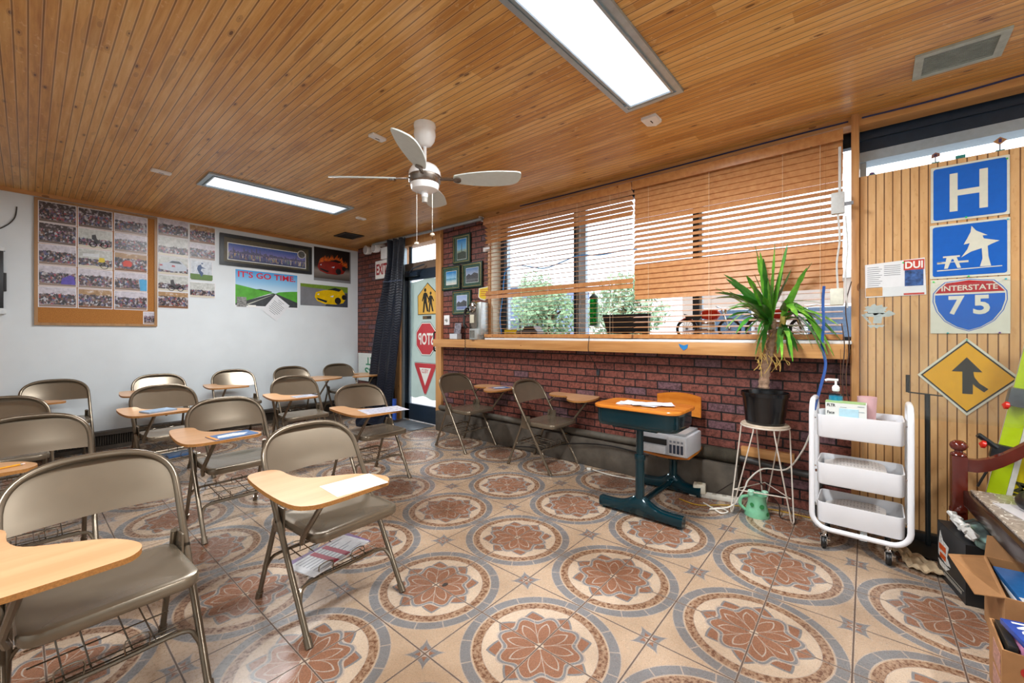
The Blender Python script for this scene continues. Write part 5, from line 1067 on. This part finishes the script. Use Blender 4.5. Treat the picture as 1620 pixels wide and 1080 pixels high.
tag(MB().box(3.66, 3.70, .45, .80, .33, .40, .002).build('wood_batten', PINE_Y), 'short pine batten on the brick above the pipe behind the stool', 'wood batten')

# ------------------------------------------------------------------ white trolley
t = thing('utility_trolley', 'white three-tier metal trolley on castors beside the paper signs', 'trolley', (3.27, .095, 0)); TW = M('#eef0f4', .3, .0, .03, 6)
xa, xb, ya, yb = -.145, .145, -.238, .20; zl, zh = .115, .875; R_ = .085
def rc(c, r, a0, a1, pl, n=6):
    out = []
    for i in range(n+1):
        a = math.radians(a0+(a1-a0)*i/n); 
        if pl == 'y': out.append((c[0], c[1]+r*math.cos(a), c[2]+r*math.sin(a)))
        else: out.append((c[0]+r*math.cos(a), c[1], c[2]+r*math.sin(a)))
    return out
p = []
p += rc((xa, ya+R_, zl+R_), R_, 270, 180, 'y')
p += rc((xa+R_, ya, zh-R_), R_, 180, 90, 'x')+rc((xb-R_, ya, zh-R_), R_, 90, 0, 'x')
p += rc((xb, ya+R_, zl+R_), R_, 180, 270, 'y')+rc((xb, yb-R_, zl+R_), R_, 270, 360, 'y')
p += rc((xb-R_, yb, zh-R_), R_, 0, 90, 'x')+rc((xa+R_, yb, zh-R_), R_, 90, 180, 'x')
p += rc((xa, yb-R_, zl+R_), R_, 0, -90, 'y')
MB().tube(p, .0145, 12, True).build('frame', TW, t)
for z0, z1 in ((.660, .795), (.378, .505), (.148, .27)):
    m = MB(); a0, a1, b0, b1 = xa+.005, xb-.005, ya+.022, yb-.022; th = .003
    lo = [(a, b, z0) for a, b in rrect(a1-a0-.012, b1-b0-.012, .03, 4, 0, (b0+b1)/2)]; lo2 = [(a, b, z0+.008) for a, b in rrect(a1-a0-.004, b1-b0-.004, .03, 4, 0, (b0+b1)/2)]; hi = [(a, b, z1) for a, b in rrect(a1-a0, b1-b0, .03, 4, 0, (b0+b1)/2)]
    hi2 = [(a, b, z1) for a, b in rrect(a1-a0-.010, b1-b0-.010, .028, 4, 0, (b0+b1)/2)]; li = [(a, b, z0+.005) for a, b in rrect(a1-a0-.018, b1-b0-.018, .03, 4, 0, (b0+b1)/2)]
    q = len(lo); L = [lo, lo2, hi, hi2, li]; m.add(sum(L, []), [(i*q+k, i*q+(k+1) % q, (i+1)*q+(k+1) % q, (i+1)*q+k) for i in range(4) for k in range(q)]+[tuple(range(q-1, -1, -1)), tuple(4*q+k for k in range(q))], True); m.build('tray', TW, t)
    for y in (ya+.016, yb-.016):
        for x in (xa, xb): MB().tube([(x, y-.006, z1-.02), (x, y+.006, z1-.02)], .004, 6).build('bolt', CHROME, t)
for x in (xa+.01, xb-.02):
    for y in (ya+.09, yb-.06):
        c = MB().lathe([(.012, .075), (.018, .08), (.018, .10)], (x, y, 0), 12).prism([(-.02, .03), (.02, .03), (.026, .078), (-.014, .078)], -.014, .014).xf(Matrix.Identity(4)); m = MB().lathe([(.012, .072), (.016, .078), (.016, .104)], (x, y, 0), 12).box(x-.018, x+.018, y-.017, y-.013, .03, .08).box(x-.018, x+.018, y+.013, y+.017, .03, .08).box(x-.018, x+.018, y-.017, y+.017, .072, .08).box(x-.012, x+.012, y-.03, y-.017, .05, .056); c = m.build('castor', CHROME, t)
        MB().lathe([(.008, -.013), (.03, -.013), (.034, -.006), (.034, .006), (.03, .013), (.008, .013)], (x-.006, y, .034), 20, 'y').build('wheel', BLACK, c)
def onc(name, label, cat, x, y, z, rz=0, group=None): return thing(name, label, cat, (3.27+x, .095+y, z), rz, group)
t = onc('mask_box', 'white and green cardboard box of face masks on the trolley top', 'box', -.095, .035, .671, RW)
MB().box(-.10, .09, -.03, .04, 0, .205).build('carton', M('#e2e6e2', .5, var=.03), t); MB().box(-.1005, .0855, -.0305, .0405, .20, .2065).build('green_top', M('#a8cc8c', .5), t); MB().box(-.035, .055, -.0312, -.03, .10, .17).build('mask_picture', M('#b6dcea', .5, var=.1), t)
m = MB(); m.text('FLTR', .04, .017, -.072, -.0312, .185, bold=.03).text('Face', .035, .018, -.074, -.0312, .142, bold=.02); m.build('print', M('#2a3236', .5), t)
m = MB().box(.055, .08, -.0316, -.03, .155, .158).box(-.03, .0, -.0316, -.03, .176, .179).box(.05, .08, -.0316, -.03, .186, .189); m.build('fine_print', M('#9fb0b4', .5), t)
t = onc('sanitizer_bottle', 'clear pump bottle of blue sanitizer behind the mask box', 'bottle', -.04, .09, .671)
MB().lathe([(.001, 0), (.034, 0), (.037, .01), (.037, .22), (.03, .245), (.014, .255), (.014, .265)], n=24).build('bottle', glass_mat('clear_plastic', (.93, .97, .99), 1.2), t); MB().lathe([(.001, .003), (.032, .004), (.034, .012), (.034, .232), (.001, .232)], n=24).build('blue_gel', M('#1d87a8', .2, var=.05), t)
MB().lathe([(.016, .26), (.019, .265), (.019, .285), (.012, .295), (.006, .298), (.006, .325)], n=16).tube([(0, -.012, .328), (0, .04, .328), (0, .052, .322)], .0075, 8).build('pump', WHITEP, t)
t = onc('pink_cup', 'pale pink plastic cup behind the mask box', 'cup', .0, -.055, .671); MB().lathe([(.001, 0), (.035, 0), (.046, .235), (.043, .235), (.033, .006)], n=28).build('cup', M('#dbb0b4', .4, var=.04), t)
t = onc('white_cup', 'small clear white cup at the left corner of the trolley top', 'cup', -.085, .158, .671); MB().lathe([(.001, 0), (.014, 0), (.019, .15), (.017, .15), (.012, .006)], n=20).build('cup', M('#d9dce0', .3, var=.03), t)
t = onc('paper_pile', 'brownish printed leaflets lying in the trolley top tray', 'paper', -.0, -.135, .671); MB().grid(lambda u, v: Vector((-.10+u*.2, -.04+v*.09, .085+.01*math.sin(u*5+v*3))), 8, 8, (0, 0, -.08)).build('leaflets', M('#a89088', .6, var=.5, scale=40), t)
def trayp(z, col, label, bend, h0, x0=-.13, r=0): 
    t = onc('newspaper' if bend > .02 else 'paper_sheet', label, 'paper', 0, 0, z+.006, r)
    MB().grid(lambda u, v: Vector((-.12+u*.235, -.14+v*.29, h0+bend*math.sin(u*2.4)*math.cos((v-.4)*3)+.004*math.sin(v*11))), 12, 14, (0, 0, .003)).build('pages', M(col, .6, var=.12, scale=20), t)
    m = MB()
    for i in range(14):
        for j in range(5):
            u0, u1 = .10+j*.16, .19+j*.16; v = .10+i*.056; 
            f = lambda u, v: Vector((-.12+u*.235, -.14+v*.29, h0+bend*math.sin(u*2.4)*math.cos((v-.4)*3)+.004*math.sin(v*11)+.0036)); m.quad(f(u0, v), f(u1, v), f(u1, v+.013), f(u0, v+.013))
    m.build('print', M('#a5a19d', .7, var=.1, scale=60), t)
trayp(.152, '#d2cdc9', 'newspaper curving up in the trolley bottom tray', .045, .05); trayp(.382, '#cfcac6', 'newspaper sheets fanned in the trolley middle tray', .035, .085, r=.06)
t = onc('book', 'brown covered booklet at the left of the middle trolley tray', 'book', -.06, .135, .405, .5); mm = MB().box(-.05, .05, -.035, .035, .03, .045).xf(Matrix.Rotation(.35, 4, 'Y')); mm.build('booklet', M('#8a5a48', .5, var=.4, scale=30), t)
t = onc('barcode_box', 'small grey box with a barcode label on the wall behind the trolley', 'box', .30, -.0, .27, RW); MB().box(-.03, .03, 0, .03, 0, .10).build('box', M('#8a8d92', .4), t); m = MB(); m.box(-.025, .025, -.001, 0, .005, .06); m.build('label', WHITEP, t)
m = MB()
for i in range(10): m.box(-.02+i*.004, -.0182+i*.004+.0006*(i % 3), -.0016, -.001, .02, .05)
m.build('bars', BLACK, t)

# ------------------------------------------------------------------ dustpan, rag
t = thing('lobby_dustpan', 'black upright dustpan with a long handle leaning by the panelling', 'dustpan', (3.50, -.232, 0)); 
MB().tube([(-.03, 0, .04), (.02, .0, .92)], .0125, 12).build('pole', M('#131a1c', .35), t)
MB().tube([(.02, -.065, .915), (.02, .085, .925)], .004, 6).tube([(.02, .085, .925), (.02, .085, 1.03)], .010, 8).build('handle', M('#1c1c1a', .5), t)
MB().grid(lambda u, v: Vector((-.16+.20*v, -.13+.26*u, .008+.05*v*v)), 8, 6, (0, 0, .004)).box(-.0, .05, -.13, .13, .005, .09, .01).build('pan', M('#17191a', .45), t)
t = thing('rag', 'crumpled cream cloth on the floor by the trolley castor', 'cloth', (3.24, -.16, 0), .5)
m = MB(); m.grid(lambda u, v: Vector(((u-.5)*.34*(1-.35*v), (v-.5)*.11*(1+.3*math.sin(u*6)), .012+.018*abs(math.sin(u*13+v*4))+.012*math.sin(v*9+u*3)**2)), 26, 10, (0, 0, -.008)); m.build('cloth', M('#b7a283', .8, var=.25, scale=20, bs=.4), t)

# ------------------------------------------------------------------ bench, what lies on and under it, skis
MAH = M('#5a1c10', .15, .0, .35, 5, spec=.7); DKB = M('#2c1a14', .2, .0, .3, 5, spec=.6)
BR = math.radians(6)
t = thing('wooden_bench', 'dark mahogany bench with turned post and curved back rail against the panelling', 'bench', (3.27, -.335, 0), BR)
MB().box(-.03, .03, -.03, .03, 0, .63, .006).lathe([(.03, .628), (.034, .634), (.03, .642), (.018, .648), (.016, .655), (.03, .664), (.036, .68), (.032, .696), (.018, .708), (.001, .711)], n=24).build('post', MAH, t)
MB().lathe([(.03, .32), (.037, .33), (.037, .345), (.03, .36)], n=20).build('turned_ring', MAH, t)
m = MB()
for i in range(24):
    q0, q1 = i/24, (i+1)/24; f = lambda q: (-.02-q*1.1, .582+.30*math.sin(min(1, max(0, (q-.04)/.42))*PI/2)**1.6); y0, z0 = f(q0); y1, z1 = f(q1)
    m.add([(-.018, y0, z0-.03), (.018, y0, z0-.03), (.018, y0, z0+.035), (-.018, y0, z0+.035), (-.018, y1, z1-.03), (.018, y1, z1-.03), (.018, y1, z1+.035), (-.018, y1, z1+.035)], [(0, 1, 5, 4), (1, 2, 6, 5), (2, 3, 7, 6), (3, 0, 4, 7)]+([(3, 2, 1, 0)] if i == 0 else []), False)
m.build('back_rail', MAH, t)
MB().box(-.84, -.03, -1.3, -.01, .375, .455, .006).build('seat_frame', DKB, t)
for x, y in ((-.80, -.05), (-.80, -1.25), (-.06, -1.25)): MB().box(x-.025, x+.025, y-.025, y+.025, 0, .376, .004).build('leg', DKB, t)
n = NT('map_cover'); o = n.coord(); f = n.noise(o, 7, 2); q = ((f*9).op('FRACT')-.5).abs(); sp = n.noise(o, 60, 3)
c = n.ramp(sp, [(.3, '#857b70'), (.7, '#a59b8e')]); c = n.mix(q.lt(.05), c, '#d8d4c8'); 
tag(MB().box(-.80, -.05, -1.28, -.03, .456, .468, .004).build('plastic_cover', n.fin(c, .15, spec=.6), None, (3.27, -.335, 0), BR), 'grey patterned map cover with glossy plastic on the bench seat', 'cover')
t = thing('paper_sheet', 'white leaflet with yellow and black stripes lying on the bench cover', 'paper', (2.93, -.56, .4685), BR+.2)
MB().box(-.16, .14, -.20, .10, 0, .003).build('page', M('#c9c6c8', .3, var=.05), t)
m = MB(); 
for i in range(9): m.prism([(.0, 0), (.02, 0), (.035, .03), (.015, .03)], 0, .001) if False else m.slab([(-.11+i*.026, -.12), (-.098+i*.026, -.12), (-.088+i*.026, -.08), (-.10+i*.026, -.08)], .003, .0036)
for i in range(9): m.slab([(-.11+i*.026, -.06), (-.098+i*.026, -.06), (-.088+i*.026, -.02), (-.10+i*.026, -.02)], .003, .0036)
m.build('hazard_stripes', M('#d8a51c', .4), t); art_lines(t, .2, .1, .003, 4)
t = thing('steering_wheel', 'black rubber ring like a steering wheel on the bench', 'steering wheel', (3.05, -.69, .475), BR)
MB().tube([(.17*math.cos(a*PI/24), .17*math.sin(a*PI/24), .06-.045*math.sin(a*PI/24)) for a in range(48)], .024, 12, True).build('rim', M('#17181a', .35), t); MB().box(-.15, .15, -.02, .02, .02, .035, .006).lathe([(.001, .01), (.05, .012), (.05, .04), (.001, .05)], n=20).build('spokes', BLACK, t)
def ski(y0, x0, lean, col, label, col2, bind=True, txt=None):
    t = thing('ski', label, 'ski', (x0, y0, .0), 0, 'yellow skis leaning in the corner')
    X = Matrix.Rotation(math.radians(lean[0]), 4, 'X') @ Matrix.Rotation(math.radians(lean[1]), 4, 'Y')
    def B(name, m, mt): m.xf(X); return m.build(name, mt, t)
    B('top_sheet', MB().box(-.014, -.006, -.040, .030, .02, 1.25, .003), M(col, .25, var=.05)); B('edge', MB().box(-.013, .012, -.062, -.0405, .02, 1.25).box(-.0058, .012, -.040, .029, .02, 1.25), M('#d8d6cc', .3))
    if bind:
        bk = M('#222426', .35, var=.3, scale=30); B('toe_binding', MB().box(-.075, -.013, -.05, .05, .90, 1.0, .012), M('#5b6064', .3, .2, .3, 30)); B('heel_binding', MB().box(-.055, -.013, -.035, .06, .60, .68, .012).tube([(-.045, .04, .66), (-.06, .12, .71)], .014, 8), bk); B('brake_arm', MB().tube([(-.03, .03, .62), (-.03, .07, .42)], .006, 6), bk)
        for yy, z_ in ((.055, .90), (.10, .665)): B('red_knob', MB().lathe([(.001, -.022), (.02, -.014), (.022, 0), (.001, .012)], (-.07, yy, z_), 12, 'y'), M('#d32a1c', .3))
    if txt: B('letters', (lambda m: m.xf(Matrix.Rotation(RW, 4, 'Z')).xf(Matrix.Translation((-.0165, -.012, .40))))(MB().text(txt, .17, .045, 0, 0, 0, bold=.03).xf(Matrix.Rotation(math.radians(-90), 4, 'Y'))), M('#3a3a20', .4))
ski(-.43, 3.52, (9.5, 0), '#b9d21a', 'lime yellow ski with grey and red bindings leaning behind the bench', '#eee')
ski(-.505, 3.53, (9.5, 0), '#c9b81c', 'mustard yellow ski with dark lettering, lower behind the bench', '#eee', False, 'PRIM')
# boxes
def carton(label, loc, rz, w, d, h, mt, flaps=(), art=None, name='cardboard_box', inner=None):
    t = thing(name, label, 'box', loc, rz); th = .005; m = MB()
    m.box(-w/2, w/2, -d/2, -d/2+th, 0, h).box(-w/2, w/2, d/2-th, d/2, 0, h).box(-w/2, -w/2+th, -d/2+th, d/2-th, 0, h).box(w/2-th, w/2, -d/2+th, d/2-th, 0, h).box(-w/2+th, w/2-th, -d/2+th, d/2-th, 0, th); m.build('box', mt, t)
    for f in flaps: MB().add(list(f)+[Vector(p)+Vector((0, 0, -.004)) for p in f], [(0, 1, 2, 3), (7, 6, 5, 4), (0, 4, 5, 1), (1, 5, 6, 2), (2, 6, 7, 3), (3, 7, 4, 0)]).build('flap', mt, t)
    if art: art(t)
    return t
KRAFT = M('#a87a4e', .75, var=.12, scale=15); KRD = M('#1f2022', .45, var=.25, scale=12)
def blackart(t):
    m = MB()   # left-hand face is local -y
    m.prism([(-.14, .16), (-.12, .24), (-.09, .20), (-.02, .19), (-.04, .13), (-.0, .10), (-.05, .09), (-.14, .11)], -.1515, -.1502); m.prism([(-.14, .085), (-.01, .085), (-.05, .06), (-.12, .06)], -.1515, -.1502); m.build('white_emblem', M('#d6d6d2', .4, var=.5, scale=60), t)
    MB().box(-.13, -.05, -.1523, -.1515, .145, .175).box(-.12, -.05, -.1523, -.1515, .105, .13).build('orange_bars', M('#c8521c', .4), t)
    m = MB()
    for i in range(12): m.box(-.07+i*.016, -.059+i*.016, -.1512, -.1502, .03, .045)
    m.box(-.10, .14, -.1512, -.1502, .055, .058); m.build('grey_lettering', M('#9a958a', .5), t)
carton('black carton with an orange and white emblem, under the bench end', (3.084, -.431, 0), math.radians(193), .31, .30, .285, KRD, [[(-.155, -.15, .285), (.155, -.15, .285), (.13, .0, .288), (-.14, -.02, .29)]], blackart)
t = thing('plastic_bag', 'dark glossy folded sheets in crumpled plastic on the black carton', 'bag', (3.06, -.44, .295), .15)
MB().grid(lambda u, v: Vector(((u-.5)*.30, (v-.5)*.22, .035+.012*math.sin(u*7+v*5)+.01*math.sin(v*13))), 20, 16, (0, 0, -.03)).build('sheets', (lambda n: n.fin(n.ramp(n.noise(n.coord(), 8, 3), [(.4, '#2c2e2e'), (.55, '#54605c'), (.65, '#8fb0a8')]), .12))(NT('glossy_sheets')), t)
m = MB(); P = [(-.155+i*.0118, .115+.012*math.sin(i*2.1), .03+.015*math.sin(i*1.3)) for i in range(27)]; m.tube(P, [.010+.006*abs(math.sin(i*1.7)) for i in range(27)], 7); m.build('crumpled_edge', M('#d4d4d0', .3, var=.2), t)
t = carton('open kraft carton with blue and white books, behind the carton marked 0464', (2.63, -.57, 0), 0, .40, .40, .28, KRAFT, [[(.20, .20, .28), (.06, .327, .30), (-.13, .27, .235), (-.20, .20, .28)], [(.20, .20, .28), (.20, -.18, .28), (.215, -.18, .37), (.215, .19, .37)]])
for k, (c, lb) in enumerate((('#dfe2e6', 'white book lowest in the open kraft carton'), ('#e6e8ec', 'pale book in the middle of the open kraft carton pile'), ('#2f6fb0', 'blue covered book on top in the open kraft carton'))):
    b = thing('book', lb, 'book', (2.62, -.575, .195+k*.024), .05+k*.03, 'books in the open kraft carton'); MB().box(-.18, .17, -.18, .17, 0, .022, .003).build('cover', M(c, .25, var=.25, scale=12), b); 
    if k == 2: MB().box(-.18, -.10, -.181, .171, .0222, .0228).build('white_stripe', WHITEP, b)
tag(MB().box(-.18, .18, -.18, .18, .006, .194).build('book_stack', M('#cfd2d6', .5, var=.2), None, (2.63, -.57, 0)), 'solid pile of white books filling the open kraft carton', 'book stack')
def mark(t):
    m = MB(); m.text('0464', .14, .035, -.09, -.1062, .165, bold=.02); m.build('red_marking', M('#b3261e', .6), t)
t = thing('cardboard_box', 'kraft carton marked 0464 in red at the lower right corner', 'box', (2.25, -.52, 0), RW); th = .005
MB().box(-.20, .20, -.105, -.10, 0, .22).box(-.20, .20, .10, .105, 0, .22).box(-.20, -.195, -.10, .10, 0, .22).box(.195, .20, -.10, .10, 0, .22).box(-.195, .195, -.10, .10, 0, .005).build('box', KRAFT, t); mark(t)
m = MB()
for i in range(2): m.box(-.2012, -.20, -.085+i*.0, .03, .03+i*.09, .10+i*.09)
m.build('printed_label', M('#b98a7c', .6, var=.5, scale=80), t)
cols3 = ['#2b2a28', '#d890b8', '#c7584a', '#c9a0d0', '#8fb08a', '#2f4f9c', '#3a5fae', '#e4e2da', '#2c4a88', '#b83a34']
nm3 = ['black', 'pink', 'red', 'lilac', 'green', 'dark blue lettered', 'mid blue', 'cream', 'navy', 'crimson']
for k, c in enumerate(cols3):
    b = thing('book', nm3[k]+' book standing in the carton marked 0464', 'book', (2.25, -.345-k*.030, .006), RW+.04, 'books in the carton marked 0464')
    MB().box(-.012, .012, -.085, .085, 0, .225+.006*(k % 3), .003).build('cover', M(c, .3, var=.2, scale=30), b)
    if k == 5: MB().box(-.0125, -.012, -.05, .05, .12, .20).build('cover_art', M('#d9a53c', .4), b)
b = thing('book', 'blue book with big white letters lying on the books in the carton marked 0464', 'book', (2.235, -.46, .245), RW+.25); mm = MB().box(-.11, .11, -.075, .075, 0, .02, .003); mm.build('cover', M('#27489c', .25, var=.15, scale=20), b); m = MB().text('SON', .12, .06, 0, 0, 0, bold=.04).xf(Matrix.Rotation(-PI/2, 4, 'X')).xf(Matrix.Rotation(PI/2, 4, 'Z')).xf(Matrix.Translation((-.06, 0, .021))); m.build('letters', WHITEP, b); MB().box(.0, .09, -.05, .05, .0202, .0208).build('yellow_patch', M('#d8b23c', .4), b)

tag(MB().lathe([(.001, .0), (.014, .001), (.012, .004), (.001, .005)], n=10, sx=1.3, sy=.8).build('dry_leaf', M('#2a211c', .7), None, (1.394, 1.661, 0)), 'small dark dry leaf lying on the tile in front of the white-sheet chair', 'leaf')
# ------------------------------------------------------------------ the street outside
GZ = -.15
struct('ground_street', MB().quad((XW+.2, -25, GZ), (60, -25, GZ), (60, 60, GZ), (XW+.2, 60, GZ)), M('#8d8f92', .8, var=.2, scale=2))
struct('ground_sidewalk', MB().box(XW+.2, 7.0, -25, 40, GZ, GZ+.08), M('#b7b6b2', .8, var=.15, scale=3))
LG = [M('#86a880', .6, var=.35, scale=4), M('#a3bf9c', .6, var=.3, scale=4)]; TR = M('#5b4636', .8, var=.3)
def tree(x, y, h, r, label, mt, sd):
    t = thing('street_tree', label, 'tree', (x, y, GZ), 0, 'trees across the street'); rr = random.Random(sd)
    m = MB().tube([(0, 0, 0), (.05, 0, h*.4), (.1, .05, h*.75)], [.14, .11, .06], 10)
    for k in range(6): a = k*1.05; m.tube([(0.05, 0, h*(.35+.05*k)), (math.cos(a)*r*.6, math.sin(a)*r*.6, h*(.55+.05*k))], [.05, .02], 6)
    m.build('trunk', TR, t); m = MB()
    for i in range(2200):
        a, b, q = rr.uniform(0, 2*PI), math.acos(rr.uniform(-1, 1)), rr.random()**.4; lump = 1+.25*math.sin(a*3+sd)+.2*math.sin(b*5)
        p = Vector((math.cos(a)*math.sin(b)*r*q*lump, math.sin(a)*math.sin(b)*r*q*lump, h*.66+math.cos(b)*h*.38*q)); d = Vector((rr.uniform(-1, 1), rr.uniform(-1, 1), rr.uniform(-1, 1))).normalized()*.10; e = d.orthogonal().normalized()*.055
        m.add([p-d, p+e, p+d, p-e], [(0, 1, 2, 3)])
    m.build('crown', mt, t)
tree(11.5, 11.9, 2.8, 1.1, 'leafy tree at the left edge of the window view', LG[1], 1); tree(12.8, 9.3, 3.2, 1.35, 'broad leafy tree seen left of the window mullion', LG[0], 2); tree(11.5, 5.6, 3.1, 1.15, 'leafy tree seen right of the window mullion', LG[1], 3); tree(17, 13.2, 4.6, 1.3, 'tall tree far across the street', LG[1], 4)
def bld(x, y0, y1, h, col, label, wc='#5c6f86'):
    t = thing('building', label, 'building', (x, (y0+y1)/2, GZ)); w = (y1-y0)/2; MB().box(0, 6, -w, w, 0, h).build('wall', M(col, .7, var=.1, scale=.6), t); MB().box(-.15, 6.1, -w-.1, w+.1, h, h+.25).build('parapet', M('#d5d2cc', .6), t)
    n_ = max(2, int((y1-y0)/3))
    for i in range(n_):
        yy = -w+(i+.5)*2*w/n_; f = MB().box(-.06, .02, yy-.9, yy+.9, 1.0, 2.4).build('window', WHITEP, t); MB().box(-.08, -.06, yy-.8, yy+.8, 1.1, 2.3).build('pane', M(wc, .1), f)
bld(27, 17, 34, 3.6, '#d9d4cc', 'low pale building across the street seen through the left blind'); bld(20.5, 15.6, 18.4, 4.4, '#7f93b4', 'blue grey block standing between the trees across the street'); bld(17, -4, 5.8, 3.2, '#c9b8ab', 'pinkish brick shop across the street behind the right blind')
def car(x, y, rz, col, label):
    t = thing('parked_car', label, 'car', (x, y, GZ), rz, 'cars on the street'); b = M(col, .2, .3, .04)
    MB().prism([(-2.1, .35), (2.1, .35), (2.15, .6), (2.0, .8), (1.2, .92), (.6, 1.4), (-1.0, 1.42), (-1.7, .95), (-2.1, .85)], -.85, .85).build('body', b, t); MB().prism([(1.05, .93), (.55, 1.33), (-.95, 1.35), (-1.5, .95)], -.86, .86).build('windows', M('#2b3540', .1), t)
    for px in (-1.35, 1.35):
        for py in (-.84, .84): MB().lathe([(.001, -.1), (.30, -.1), (.33, 0), (.30, .1), (.001, .1)], (px, py, .33), 20, 'y').build('wheel', BLACK, t)
car(14.2, 14.6, PI/2, '#e2e4e6', 'white car parked across the street at the left of the window view'); car(9.2, 2.6, PI/2, '#c9ced4', 'silver car parked across the street behind the right blind'); car(15.3, 9.2, PI/2, '#9aa6b8', 'blue grey car parked between the trees')
